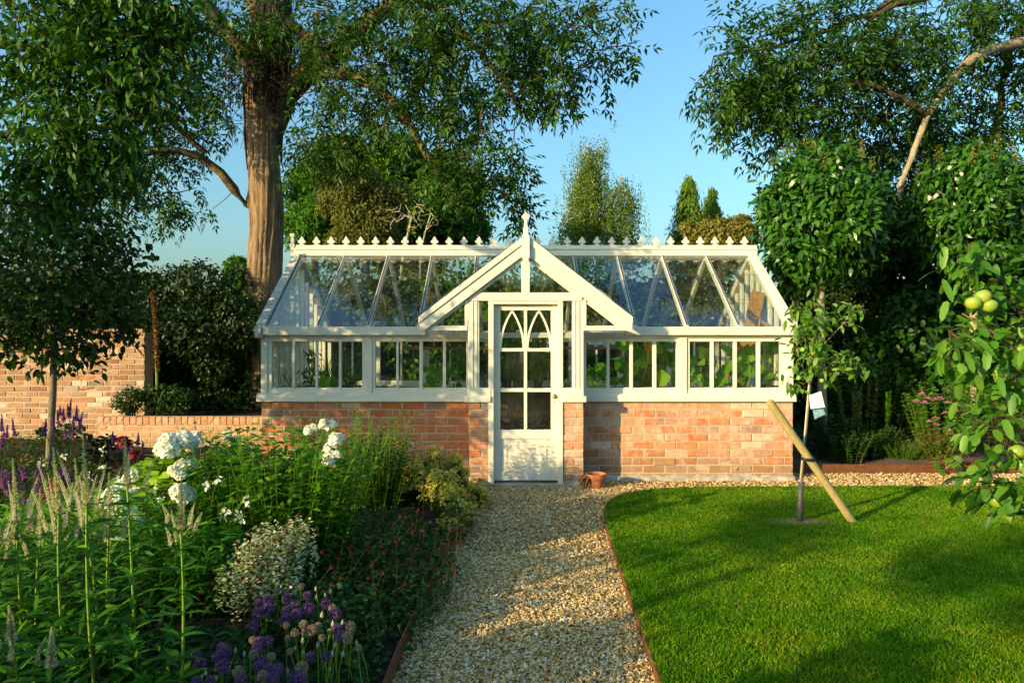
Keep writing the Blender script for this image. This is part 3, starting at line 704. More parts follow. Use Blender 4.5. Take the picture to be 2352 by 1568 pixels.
# --- porch gable
GP = 7.19                                                     # face of the bargeboards
sl = .773; ap_t = ZV(541, GP); end_t = ap_t - sl*1.123
for s_ in (-1, 1):
    d = .175
    poly = [(0, ap_t), (1.123, end_t), (1.123, end_t-.135), (1.123-.05, end_t-.135), (0, ap_t-d-.015)]
    mb = MB().prism([(XC+s_*x, z) for x, z in poly][::s_], GP, GP+.04); b = wpart(mb, 'porch_bargeboard')
    poly = [(0, ap_t+.012), (1.128, end_t+.012), (1.128, end_t-.055), (0, ap_t-.065)]
    sub(MB().prism([(XC+s_*x, z) for x, z in poly][::s_], GP-.016, GP-.001), 'bargeboard_strip', b)
    # roof plane of the porch: boards along the verge and glass behind
    q = [(XC+s_*1.15, GP-.03, end_t+.02), (XC, GP-.03, ap_t+.014), (XC, yroof(2.60), ap_t+.014), (XC+s_*1.15, GY-.03, end_t+.02)]
    MB().hexa(q, [(a, b_, c+.004) for a, b_, c in q]).build('porch_roof_pane', 'glass_roof', gh)
    for t in (.33, .66):
        x = XC+s_*1.12*t; z = ap_t-sl*1.12*t
        wpart(MB().box(x-.015, x+.015, GP+.042, yroof(porchz(x)), z-.06, z-.012), 'porch_purlin', m='paint_inner')
    # side triangle: frame and pane
    zb0, zb1 = end_t-.135+.004, ZV(748, PY)
    xin = XC+s_*.615; xo = XC+s_*1.06
    mb = MB().prism([(xin, zb0), (xo, zb0), (xo-s_*.0, zb0+.03), (xo-s_*.05, zb1), (xin, zb1)][::s_], PY-.018, PY+.03)
    p = wpart(mb, 'gable_panel')
    x_post = XC+s_*.645
    sub(MB().box(min(x_post, x_post-s_*.035), max(x_post, x_post-s_*.035), PY-.016, PY+.028, zb1+.001, ap_t-sl*.64-.17), 'gable_stile', p)
    a_, b_ = (XC+s_*.66, ap_t-sl*.66-.185), (XC+s_*.99, ap_t-sl*.99-.185)
    sub(MB().beam((a_[0], PY+.004, a_[1]), (b_[0], PY+.004, b_[1]), .04, .035, (0, 1, 0)), 'gable_rail', p)
    sub(MB().prism([(XC+s_*.65, zb1), (XC+s_*1.0, zb1), (XC+s_*.65, ap_t-sl*.65-.18)][::s_], PY+.006, PY+.010), 'pane', p, 'glass', 0)
    # soffit under the triangle
    wpart(MB().box(min(xin, xo), max(xin, xo), PY+.03, GY-.078, zb0+.001, zb0+.02), 'soffit')
    # upper gable pane and its inner rail
    z0 = ZV(672, PY)
    sub(MB().prism([(XC+s_*.04, z0), (XC+s_*.55, z0), (XC+s_*.04, ap_t-.2)][::s_], PY+.008, PY+.012), 'pane', p, 'glass', 0)
    mb = MB(); mb.beam((XC+s_*.05, PY+.0, ap_t-.235), (XC+s_*.52, PY+.0, ap_t-.235-sl*.47), .05, .022, (0, 1, 0)); wpart(mb, 'gable_bead')
wpart(MB().box(XC-.60, XC+.60, PY-.02, PY+.05, ZV(690.8, PY), ZV(672, PY)), 'tie_beam')
wpart(MB().box(XC-.044, XC+.044, PY-.025, PY+.03, ZV(672, PY)+.001, ap_t-.12), 'king_post')
# drop and finial
zt = ZV(604, GP-.03); f = lambda v: ZV(v, GP-.03); k = FPX/(GP-.03)
half = [(0, f(604)), (4.5, f(603)), (6.5, f(600)), (5.5, f(596.5)), (9, f(591)), (9, f(547)), (8.6, f(541.5)), (6.0, f(538)), (3.0, f(508)), (2.7, f(505.5)), (6.6, f(503.5)), (9.2, f(499.5)), (8.2, f(495.5)), (4.8, f(493.5)), (2.2, f(490)), (0, f(486))]
pr = [(XC+x/k, z) for x, z in half] + [(XC-x/k, z) for x, z in half[1:-1][::-1]]
wpart(MB().prism(pr, GP-.05, GP-.018), 'porch_finial')
# --- porch posts, sidelights
zc = ZV(909.5, PY); zr = ZV(890.5, PY); zh = ZV(690.8, PY)-.001
for s_, (pa, pb, ga, gb) in ((-1, (1075, 1100.7, 1100.7, 1122)), (1, (1314.5, 1340.6, 1293, 1314.5))):
    xa, xb = XU(pa, PY), XU(pb, PY)
    wpart(MB().box(xa, xb, PY-.012, PY+.07, zr, zh), 'porch_post', bevel=.006)
    for q in (.42, .78):
        xx = xa + (xb-xa)*(q if s_ < 0 else 1-q); wpart(MB().box(xx-.006, xx+.006, PY-.020, PY-.0121, zr, zh), 'post_bead', bevel=.002)
    wpart(MB().box(min(xa, XU(ga, PY))-.004, max(xb, XU(gb, PY))+.025*(s_ < 0), PY-.02, PY+.09, zc, zr), 'porch_rail', bevel=.005)
    xg0, xg1 = XU(ga, PY), XU(gb, PY)
    wpart(MB().box(xg0, xg1, PY+.02, PY+.024, zr, zh), 'sidelight_pane', m='glass', bevel=0)
    # side window of the porch
    xs0 = xa if s_ < 0 else xb
    wpart(MB().box(xs0-.002, xs0+.002, PY+.07, GY, zr, zh), 'porch_side_pane', m='glass', bevel=0)
    # door jamb, in front of the door
    ja, jb = (1122, 1134) if s_ < 0 else (1281.5, 1293)
    wpart(MB().box(XU(ja, PY), XU(jb, PY), PY-.014, PY+.11, .03, zh), 'door_jamb', bevel=.004)
wpart(MB().box(XU(1134, PY), XU(1281.5, PY), PY-.012, PY+.10, ZV(698.5, PY), zh), 'door_head', bevel=.004)
# --- the door
DY = PY+.055
dx = lambda u: XU(u, DY); dz = lambda v: ZV(v, DY)
mb = MB(); y0, y1 = DY, DY+.04
L0, L1, R0, R1 = dx(1133), dx(1149), dx(1265.5), dx(1283)
mb.box(L0, L1, y0, y1, dz(1102.5), dz(699)); mb.box(R0, R1, y0, y1, dz(1102.5), dz(699))
for a, b in ((699, 712.5), (988, 1008), (1082, 1102.5)): mb.box(L1, R0, y0+.0005, y1, dz(b), dz(a))
door = wpart(mb, 'door', bevel=.003, label='half glazed cream door with two lancet arches')
xm0, xm1 = dx(1203.7), dx(1210.8)
sub(MB().box(xm0, xm1, y0+.004, y1, dz(988), dz(712.5)), 'muntin', door)
for v0, v1 in ((800.5, 807), (892.5, 900)):
    sub(MB().box(L1, xm0, y0+.004, y1, dz(v1), dz(v0)), 'muntin', door); sub(MB().box(xm1, R0, y0+.004, y1, dz(v1), dz(v0)), 'muntin', door)
for v0, v1 in ((712.5, 800.5), (807, 892.5), (900, 988)):
    for a, b in ((L1, xm0), (xm1, R0)):
        sub(MB().box(a, b, y0+.024, y0+.028, dz(v1), dz(v0)), 'pane', door, 'glass', 0)
        z = dz(v1); sub(MB().prism([(a, z), (b, z), (b-.01, z+.008), (a+.06, z+.004), (a+.012, z+.010)], y0+.006, y0+.023), 'putty', door, 'paint', 0)
for a, b in ((L1, xm0), (xm1, R0)):                            # lancets
    c, h = (a+b)/2, (b-a)/2
    for s_ in (-1, 1):
        V = []; n = 12
        for i in range(n+1):
            t = i/n; z = dz(800.5) + (dz(713.5)-dz(800.5))*t
            ph = t*1.12; x = c + s_*((h-.004)*(1 - (ph/1.12)**2.1))
            w = .012
            V += [(x-w, y0+.004, z), (x+w, y0+.004, z), (x+w, y0+.022, z), (x-w, y0+.022, z)]
        F = [[3, 2, 1, 0], [4*n, 4*n+1, 4*n+2, 4*n+3]]
        for i in range(n):
            for j in range(4): F.append([4*i+j, 4*i+(j+1) % 4, 4*i+4+(j+1) % 4, 4*i+4+j])
        V = np.array(V) + np.array((0, .0003*s_, 0)); sub(MB().add(V, F), 'lancet_arch', door, 'paint', .002)
pn = sub(MB().box(L1, R0, y0+.014, y1-.004, dz(1082), dz(1008)), 'panel', door)
# raised moulding with notched corners
a, b, c, d = dx(1163), dx(1254.5), dz(1070), dz(1021.5); q = .042; pts = []
def arc(cx, cz, a0, a1): return [(cx+q*math.cos(t), cz+q*math.sin(t)) for t in np.linspace(a0, a1, 7)]
pts += arc(a, c, PI/2, 0) + arc(b, c, PI, PI/2) + arc(b, d, 1.5*PI, PI) + arc(a, d, 2*PI, 1.5*PI)
pts.append(pts[0])
mbm = MB(); mbm.tube([(x, y0+.012, z) for x, z in pts], .0065, 6)
sub(mbm, 'panel_moulding', door, 'paint', 0)
kx, kz = dx(1274.6), dz(910.3)
kn = sub(MB().prism([(kx-.02, kz-.022), (kx+.02, kz-.022), (kx+.02, kz+.018), (kx+.012, kz+.026), (kx-.012, kz+.026), (kx-.02, kz+.018)], y0-.006, y0), 'lock_plate', door, 'brass', .002)
ko = MB(); ko.tube([(kx, y0-.005, kz), (kx, y0-.03, kz), (kx, y0-.045, kz), (kx, y0-.058, kz), (kx, y0-.063, kz)], [.009, .009, .021, .018, .006], 14)
sub(ko, 'door_knob', door, 'brass', 0, smooth=True)
for v in (883, 921): sub(MB().tube([(kx-.001, y0-.002, dz(v)), (kx-.001, y0, dz(v))], .006, 8).box(kx-.004, kx+.002, y0-.0021, y0, dz(v)-.016, dz(v)), 'keyhole', door, 'dark_iron', 0)
wpart(MB().box(PXL1+.0, PXR0, PY+.0, PY+.25, -.02, .035), 'threshold', m='cement', bevel=.006)
# --- shelf and benches inside
sh = wpart(MB().box(XU(925, 9.5), XU(1450, 9.5), 9.5, 9.85, ZV(803, 9.5), ZV(796, 9.5)), 'shelf', m='timber_shelf')
for x in (-1.4, -.5, .6, 1.5): sub(MB().box(x, x+.035, 9.55, 9.85, ZV(803, 9.5)-.12, ZV(803, 9.5)), 'bracket', sh, 'timber_shelf')
BZ = .90
for a, b in ((XL+.25, -.55), (.95, XR-.25)):
    bn = wpart(MB().box(a, b, GY+.23, GY+.85, BZ-.03, BZ), 'bench', m='timber_shelf')
    for x in np.linspace(a+.1, b-.1, 4): sub(MB().box(x-.03, x+.03, GY+.75, GY+.81, .04, BZ-.03), 'bench_leg', bn, 'timber_shelf')
bn = wpart(MB().box(-.45, 1.0, 9.55, 10.0, .86, .89), 'bench', m='timber_shelf')
for x in (-.4, .95): sub(MB().box(x-.03, x+.03, 9.57, 9.63, .04, .86), 'bench_leg', bn, 'timber_shelf')
# ================================================================== garden walls
r = rs(8)
TY = 9.95; tz = ZV(755, TY); tx0, tx1 = XU(-260, TY), XU(332, TY)
tw = MB().box(tx0, tx1-.006, TY+.005, TY+.25, -.3, tz-.05).build('garden_wall', 'mortar', label='tall old brick garden wall behind the young tree at left', cat='wall')
TC = .0797; nt = 20; lay(tw, SET_O, XU(-40, TY), tx1, TY, tz-.115-nt*TC, TC, nt, .235, 'brick_old', r)
def soldiers(parent, x0, x1, y, z0, h, pitch, meshes, r):
    x = x0
    while x < x1 - .03:
        w = min(pitch, x1-x) * r.uniform(.97, 1.0); o = bpy.data.objects.new('brick', meshes[r.integers(6)]); COL.objects.link(o); o.parent = parent
        o.location = (x+pitch/2, y + r.normal(0, .002), z0 + h/2 + r.normal(0, .002)); o.scale = ((pitch-.010)/(.23), 1.4, h/(.0776)*r.uniform(.97, 1.02)); x += pitch
soldiers(tw, XU(-40, TY), tx1, TY-.004, tz-.112, .11, .078, SET_O, r)
LY = 9.2; lz = ZV(957, LY); lx0, lx1 = XU(224, LY), XU(607, LY)
lw = MB().box(lx0+.008, lx1, LY+.005, LY+.24, -.3, lz-.012).build('low_garden_wall', 'mortar', label='low orange brick wall joining the greenhouse at left', cat='wall')
soldiers(lw, lx0, lx1, LY-.003, lz-.112, .112, .087, SET_L, r)
lay(lw, SET_L, lx0, lx1, LY, lz-.118-6*.0805, .0805, 6, .24, 'brick_low', r)
for k in range(7):
    o = bpy.data.objects.new('brick', SET_L[k % 6]); COL.objects.link(o); o.parent = lw; o.location = (lx0, LY+.12, lz-.118-6*.0805+(k+.5)*.0805); o.rotation_euler = (0, 0, -PI/2)
mb = MB().box(lx0+.01, XL, LY+.24, 13, -.2, lz-.06); mb.build('raised_ground', 'soil', kind='structure')

# ================================================================== growing trees
def grow(limbs, attr, r, seg=.28, tip=.0045, power=.46, bow=.12):
    """limbs: list of (polyline, r0, r1); attr: twig ends. Returns mesh builder for wood, twig ends and their directions"""
    pos = []; par = []; minr = []; paths = []
    for pl, r0, r1 in limbs:
        pl = np.array(pl, float); s = np.concatenate([[0], np.cumsum(np.linalg.norm(np.diff(pl, axis=0), axis=1))])
        n = max(3, int(s[-1]/seg)); q = np.linspace(0, s[-1], n); P = np.stack([np.interp(q, s, pl[:, i]) for i in range(3)], 1)
        for _ in range(3): P[1:-1] = .25*P[:-2] + .5*P[1:-1] + .25*P[2:]
        P[1:-1] += r.normal(0, seg*.06, P[1:-1].shape)
        base = -1
        if pos:
            dd = np.linalg.norm(np.array(pos)-P[0], axis=1); base = int(dd.argmin())
            if dd[base] > 2.: base = -1
        ids = []
        for i in range(n):
            pos.append(P[i]); par.append(base if i == 0 else len(pos)-2); minr.append(r0+(r1-r0)*i/(n-1)); ids.append(len(pos)-1)
        paths.append((([base] if base >= 0 else []) + ids, True, r0))
    A = np.asarray(attr); sk = np.array(pos)
    d0 = np.array([np.min(np.linalg.norm(sk-a, axis=1)) for a in A]); order = np.argsort(d0)
    cap = len(pos) + len(A)*7 + 10; PP = np.zeros((cap, 3)); PP[:len(pos)] = sk; n = len(pos)
    par = par + [0]*(cap-n); minr = minr + [0.]*(cap-n); ends = []; edir = []
    for ai in order:
        a = A[ai]; d = np.linalg.norm(PP[:n]-a, axis=1); d = d + .6*np.maximum(0, PP[:n, 2]-a[2])*0
        j = int(d.argmin()); p = PP[j]; L = d[j]
        k = int(min(6, max(2, L/seg*1.1))); bw = r.normal(0, bow*L, 3); bw[2] += .10*L; ids = [j]
        for i in range(1, k+1):
            q = i/k; PP[n] = p + (a-p)*q + bw*(q*(1-q))*2 + (r.normal(0, .02*L, 3) if i < k else 0); par[n] = ids[-1]; minr[n] = tip; ids.append(n); n += 1
        paths.append((ids, False, 0)); ends.append(PP[n-1].copy()); edir.append(PP[n-1]-PP[n-2])
    cnt = np.ones(n)
    for i in range(n-1, 0, -1):
        if par[i] >= 0: cnt[par[i]] += cnt[i]*.5 + .0
    rad = np.maximum(np.array(minr[:n]), tip*cnt**power)
    wood = MB()
    for ids, main, r0 in paths:
        P = PP[ids]; R = rad[ids].copy()
        if main: R = np.array([max(minr[i], 0) for i in ids])
        else: R[0] = min(R[0], R[1]*1.25)
        wood.tube(P, R, 10 if main and r0 > .1 else (7 if main else 4))
    return wood, np.array(ends), unit(np.array(edir))
def in_blobs(blobs, n, r, shell=.0):
    """points in a set of ellipsoids (centre, radii, weight)"""
    w = np.array([b[2] if len(b) > 2 else np.prod(b[1]) for b in blobs], float); w /= w.sum()
    k = r.choice(len(blobs), n, p=w); d = rdir(r, n); q = (shell**3 + (1-shell**3)*r.random(n))**(1/3)
    C = np.array([b[0] for b in blobs])[k]; R = np.array([b[1] for b in blobs])[k]
    return C + d*q[:, None]*R
def px_blob(u, v, Y, du, dv, dy, w=None):
    c = AT(u, v, Y); R = np.array((du*Y/FPX, dy, dv*Y/FPX)); return (c, R, w if w is not None else du*dv)
def pinnate(mb, tips, dirs, r, per=4, pairs=4, RL=.26, LL=.085, LW=.028, prof='d'):
    """compound leaves: a rachis with paired leaflets"""
    N = len(tips)*per; p = np.repeat(tips, per, 0) + r.normal(0, .03, (N, 3)); d = np.repeat(dirs, per, 0)
    rd = unit(d*.55 + rdir(r, N)*.95 + np.array((0, 0, -.35))); RLn = RL*(.7+.6*r.random(N))
    sd_ = unit(np.cross(rd, unit(np.array((0, 0, 1.)) + r.normal(0, .35, (N, 3))))); nr = np.cross(sd_, rd)
    for k in range(pairs):
        t = .3 + .62*k/(pairs-1 if pairs > 1 else 1)
        c = p + rd*(RLn*t)[:, None] + np.array((0, 0, -1.))*(RLn*.18*t*t)[:, None]
        for s_ in (-1, 1):
            ld = unit(rd*.55 + sd_*s_*.85 + np.array((0, 0, -.28)) + r.normal(0, .16, (N, 3)))
            add_leaves(mb, c, ld, nr + r.normal(0, .25, (N, 3)), LL*(.75+.45*r.random(N)), LW*(.8+.4*r.random(N)), prof=prof, fold=.12, droop=.15)
    c = p + rd*RLn[:, None] + np.array((0, 0, -1.))*(RLn*.18)[:, None]
    add_leaves(mb, c, unit(rd + np.array((0, 0, -.3))), nr, LL*1.05, LW*1.05, prof=prof, fold=.12, droop=.2)
def rosette(mb, tips, dirs, r, per=8, L=.09, W=.05, spread=.06, prof='o', mid=False, down=.35, fold=.14, droop=.2, upb=.6):
    N = len(tips)*per; p = np.repeat(tips, per, 0) + r.normal(0, spread, (N, 3)); d = np.repeat(dirs, per, 0)
    ld = unit(d*.6 + rdir(r, N)*.9 + np.array((0, 0, -down)))
    up = unit(np.array((0, 0, upb)) + rdir(r, N)*.7 + d*.2)
    add_leaves(mb, p, ld, up, L*(.65+.6*r.random(N)), W*(.7+.5*r.random(N)), prof=prof, mid=mid, fold=fold, droop=droop)
def ball_leaves(mb, blobs, n, r, L, W, prof='d', shell=.72, rough=.12, hang=.3, mid=False, outw=.8):
    """leaves facing outward over clumpy shells; inner leaves of overlapping clumps are skipped"""
    w = np.array([(b[1][0]*b[1][2]) for b in blobs]); w /= w.sum(); k = r.choice(len(blobs), n, p=w)
    C = np.array([b[0] for b in blobs]); R = np.array([b[1] for b in blobs]); d = rdir(r, n)
    q = np.clip(shell + (1-shell)*np.sqrt(r.random(n)) + r.normal(0, rough*.5, n), .2, 1.3)
    p = C[k] + d*q[:, None]*R[k]; keep = np.ones(n, bool)
    for i in range(len(blobs)):
        keep &= ~((k != i) & (np.sum(((p-C[i])/R[i])**2, 1) < .5))
    p, d = p[keep], d[keep]; N = len(p); nr = unit(d/R[k][keep])
    ld = unit(rdir(r, N)*.9 + nr*.35 + np.array((0, 0, -hang))); up = unit(nr*outw + rdir(r, N)*.55 + np.array((0, 0, .3)))
    add_leaves(mb, p, ld, up, L*(.6+.7*r.random(N)), W*(.7+.5*r.random(N)), prof=prof, mid=mid, fold=.12, droop=.15)
def clumps(c, R, n, rad, r, shell=.62, flat=.8):
    """n clump balls over the outside of an ellipsoid"""
    d = rdir(r, n); q = shell + (1-shell)*r.random(n); p = np.array(c) + d*q[:, None]*np.array(R)
    return [(p[i], np.array((rad, rad, rad*flat))*r.uniform(.6, 1.3)) for i in range(n)]

# ------------------------------------------------------------------ the big ash
r = rs(101)
AY = 11.0
ash = thing('ash_tree', 'big ash tree with a thick sunlit trunk behind the greenhouse at left', 'tree', (XU(606, AY), AY, 0))
def T(u, v, Y=AY): return tuple(AT(u, v, Y))
tk = [(T(602, 1000), .36), (T(603, 850), .31), (T(604, 700), .285), (T(608, 600), .27), (T(612, 500), .285), (T(610, 430), .28), (T(606, 350), .255), (T(604, 270), .275), (T(612, 215), .33), (T(618, 160), .34), (T(622, 90), .30), (T(628, 0), .26), (T(632, -150), .2)]
P = np.array([a for a, _ in tk]); R = np.array([b for _, b in tk]); s = np.arange(len(P)); q = np.linspace(0, len(P)-1, 60)
P2 = np.stack([np.interp(q, s, P[:, i]) for i in range(3)], 1); R2 = np.interp(q, s, R)
for _ in range(2): P2[1:-1] = .25*P2[:-2]+.5*P2[1:-1]+.25*P2[2:]; R2[1:-1] = .25*R2[:-2]+.5*R2[1:-1]+.25*R2[2:]
R2 *= .93
q = np.linspace(0, len(P2)-1, 150); P3 = np.stack([np.interp(q, np.arange(len(P2)), P2[:, i]) for i in range(3)], 1); R3 = np.interp(q, np.arange(len(P2)), R2)
mb = MB(); mb.tube(P3, R3, 84)
V = mb.v[0]; c_ = np.repeat(P3, 84, 0); d_ = V - c_; a_ = np.tile(np.linspace(0, 2*PI, 84, endpoint=False), 150); z_ = c_[:, 2]; h_ = np.zeros(len(V)); r2_ = rs(2)
for k_ in (7, 11, 13, 17, 19, 23, 29): h_ += np.sin(k_*a_ + r2_.uniform(0, 6) + 1.3*np.sin(z_*r2_.uniform(.8, 2.2) + r2_.uniform(0, 6)) + z_*r2_.normal(0, 1.2))*.5
h_ = np.tanh(h_*1.3)*.011 + .012*np.sin(2*a_+z_*1.7) + .01*np.sin(3*a_-z_*2.3); V += unit(d_)*h_[:, None] + r2_.normal(0, .0025, V.shape)
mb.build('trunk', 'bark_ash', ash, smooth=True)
limbs = [([T(655, 215), T(700, 175, 10.8), T(760, 120, 10.5), T(840, 60, 10.2), T(930, -20, 10), T(1020, -90, 9.8)], .21, .07),
         ([T(720, 160, 10.7), T(800, 165, 10.5), T(880, 200, 10.2), T(940, 260, 10), T(965, 330, 9.9), T(1000, 400, 9.8), T(1060, 460, 9.7)], .11, .03),
         ([T(930, -20, 10), T(1060, 60, 9.7), T(1130, 140, 9.6), T(1200, 270, 9.5)], .07, .02),
         ([T(1020, -90, 9.8), T(1180, 20, 9.6), T(1290, 60, 9.5), T(1370, 130, 9.4), T(1440, 250, 9.3)], .06, .015),
         ([T(605, 190), T(560, 110, 10.8), T(500, 40, 10.5), T(430, -30, 10.2)], .18, .08),
         ([T(572, 480), T(545, 440, 10.9), T(510, 390, 10.8), T(460, 340, 10.7), T(400, 330, 10.4), T(320, 350, 10.2), T(240, 380, 10)], .085, .03),
         ([T(470, 350, 10.7), T(440, 290, 10.6), T(400, 250, 10.4), T(330, 230, 10.2)], .05, .02),
         ([T(690, 70, 10.9), T(720, 100, 10.4), T(700, 60, 10.1), T(740, 110, 9.9)], .07, .05),
         ([T(625, 40), T(650, -80), T(700, -200, 10.6)], .2, .08), ([T(600, 40), T(560, -80), T(500, -220)], .18, .08)]
blobs = [px_blob(*b) for b in (
    (830, 170, 10.2, 180, 130, 1.3), (950, 230, 9.9, 150, 140, 1.2), (1060, 120, 9.7, 180, 130, 1.2), (1100, 300, 9.6, 120, 150, .9), (1230, 120, 9.5, 150, 100, 1.0), (1250, 210, 9.5, 90, 70, .8),
    (1370, 60, 9.4, 90, 80, .8), (1400, 130, 9.4, 60, 60, .7), (1170, 400, 9.6, 55, 80, .5), (1195, 480, 9.6, 35, 55, .35), (1060, 400, 9.7, 90, 80, .7), (760, 280, 10.2, 100, 90, 1), (700, 60, 10.4, 120, 80, 1), (900, 40, 10, 220, 80, 1.2),
    (700, 350, 10.4, 60, 70, .6), (480, 120, 11.3, 130, 130, .9), (400, 260, 11.5, 130, 90, .8), (300, 330, 11.5, 170, 120, .8), (330, 430, 11.5, 130, 90, .7), (420, 480, 11.5, 50, 60, .5), (530, 240, 11.4, 60, 80, .5), (1100, 20, 9.6, 230, 60, 1),
    (500, 480, 11.3, 20, 20, .2), (310, 170, 9.7, 120, 90, .6), (430, 90, 9.9, 100, 80, .5), (560, 60, 10.3, 60, 60, .4))]
att = in_blobs(blobs, 900, r)
wood, ends, ed = grow(limbs, att, r, seg=.32, tip=.006)
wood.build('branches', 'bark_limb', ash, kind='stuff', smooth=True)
mb = MB(); pinnate(mb, ends, ed, r, per=5, pairs=3, RL=.28, LL=.105, LW=.040)
mb.build('crown', 'leaf_ash', ash, kind='stuff')
# dead ivy stems round the upper trunk
mb = MB()
for i in range(130):
    a = r.uniform(0, 2*PI); fr = max(0, -math.sin(a)+.1); z0 = r.uniform(4.3, 5.2) + .95*fr; n = 12; pts = []
    for k in range(n):
        z = z0 + k*r.uniform(.14, .2); c = np.array([np.interp(z, P2[:, 2], P2[:, j]) for j in (0, 1)]); rd_ = np.interp(z, P2[:, 2], R2) + r.uniform(.0, .05)
        a += r.normal(0, .12); pts.append((c[0]+math.cos(a)*rd_, c[1]+math.sin(a)*rd_, z))
    mb.tube(pts, np.linspace(.022, .012, n)*r.uniform(.5, 1.2), 4)
mb.build('ivy_stems', 'ivy_bark', ash, kind='stuff', label='tangle of dead ivy stems round the upper trunk')
mb = MB(); b = in_blobs([((P2[30][0], AY-.15, 5.6), (.55, .4, 1.0), 1), (T(760, 140, 10.5), (.9, .5, .5), 1), (T(600, 120, 10.6), (.6, .4, .6), 1)], 420, r)
stems(mb, b, b + rdir(r, 420)*r.uniform(.2, .5, (420, 1)) + np.array((0, 0, -.1)), .008, .003, rdir(r, 420)*.06)
mb.build('ivy_twigs', 'ivy_bark', ash, kind='stuff')
mb = MB(); a = r.normal(-PI/2-.5, .8, 160); z = np.r_[r.uniform(.5, 2.2, 160)]
p = np.stack([XU(604, AY)+.32*np.cos(a), AY+.32*np.sin(a), z], 1); rosette(mb, p, np.stack([np.cos(a), np.sin(a), a*0], 1), r, 4, .08, .07, .03)
mb.build('ivy_leaves', 'leaf_cover', ash, kind='stuff')

# ------------------------------------------------------------------ the tree reaching in from the left edge
r = rs(102)
lt = thing('overhanging_tree', 'leafy tree reaching in over the upper left corner with sunlit leaves', 'tree', (-8.2, 4.8, 0))
wood0 = MB(); wood0.tube([(-8.2, 4.8, 0), (-8.15, 4.85, 1.5), (-8.0, 5.0, 3.0), (-7.8, 5.2, 4.5), (-7.6, 5.3, 6.5)], [.26, .22, .2, .16, .08], 14); wood0.build('trunk', 'bark_ash', lt, smooth=True)
limbs = [([(-8.05, 4.95, 2.8), T(-120, 330, 5.5), T(60, 290, 5.6), T(240, 300, 5.65), T(390, 270, 5.75)], .07, .02),
         ([(-7.7, 5.25, 5.4), (-5.8, 5.5, 4.7), T(-60, 120, 5.6), T(120, 90, 5.65), T(330, 150, 5.75), T(470, 60, 5.85)], .08, .02),
         ([(-7.9, 5.1, 3.4), T(-90, 450, 5.5), T(90, 480, 5.6), T(220, 470, 5.7)], .05, .015),
         ([(-7.7, 5.25, 5.2), T(0, -100, 5.6), T(250, -80, 5.75), T(480, -120, 5.9)], .08, .03)]
blobs = [px_blob(*b) for b in ((105, 120, 5.6, 130, 130, .4), (250, 90, 5.7, 170, 110, .4), (150, 300, 5.6, 150, 120, .4), (330, 200, 5.7, 110, 90, .4), (90, 450, 5.6, 100, 90, .35), (230, 380, 5.6, 100, 70, .4), (420, 60, 5.8, 110, 60, .4), (220, 10, 5.7, 230, 60, .4),
        (260, -100, 5.8, 220, 80, .5))]
att = in_blobs(blobs, 620, r)
wood, ends, ed = grow(limbs, att, r, seg=.22, tip=.004); wood.build('branches', 'bark_limb', lt, kind='stuff', smooth=True)
mb = MB(); rosette(mb, ends, ed, r, 17, .086, .035, .11, 'o', down=.5, upb=.9)
mb.build('crown', 'leaf_near', lt, kind='stuff')

# ------------------------------------------------------------------ young standard trees at left; the second is added unseen for shade
def standard(u, Y, x=None, label='', zc=2.2, rad=(1.0, .95, 1.0), n=900, seed=1, lm='leaf_standard', ztop=None):
    r = rs(seed); X = XU(u, Y) if x is None else x
    t = thing('young_tree', label, 'tree', (X, Y, 0), 'young standard trees along the left bed')
    mb = MB(); mb.tube([(X-.03, Y, -.05), (X-.01, Y, .5), (X+.02, Y, 1.0), (X+.03, Y, 1.4), (X, Y, 2.0), (X+.03, Y, 2.7)], [.042, .036, .034, .032, .026, .012], 10); mb.build('trunk', 'bark_young', t, smooth=True)
    c = np.array((X, Y, zc)); bl = [(c, np.array(rad), 3), (c+np.array((-.3, -.2, -.45)), np.array(rad)*.55, 1), (c+np.array((.35, .1, -.4)), np.array(rad)*.55, 1), (c+np.array((0, 0, .5)), np.array(rad)*.6, 1)]
    att = in_blobs(bl, n//3, r, .35)
    wood, ends, ed = grow([([(X+.03, Y, 1.45), (X, Y, 2.0), (X+.03, Y, 2.7)], .02, .01)], att, r, seg=.2, tip=.003); wood.build('branches', 'bark_young', t, kind='stuff')
    mb = MB(); rosette(mb, ends, ed, r, 9, .085, .055, .07, 'o', down=.45, upb=1.); mb.build('crown', lm, t, kind='stuff'); return t
standard(117, 7.0, label='young standard tree with a thin bare trunk before the tall brick wall', zc=2.25, n=1500, rad=(.95, .9, 1.0), seed=11)
standard(0, 4.55, x=-5.45, label='second young standard tree of the row, out of the frame at left', zc=2.4, n=2400, rad=(1.2, 1.15, 1.0), seed=12)  # unseen, added so its crown shades the left front of the greenhouse

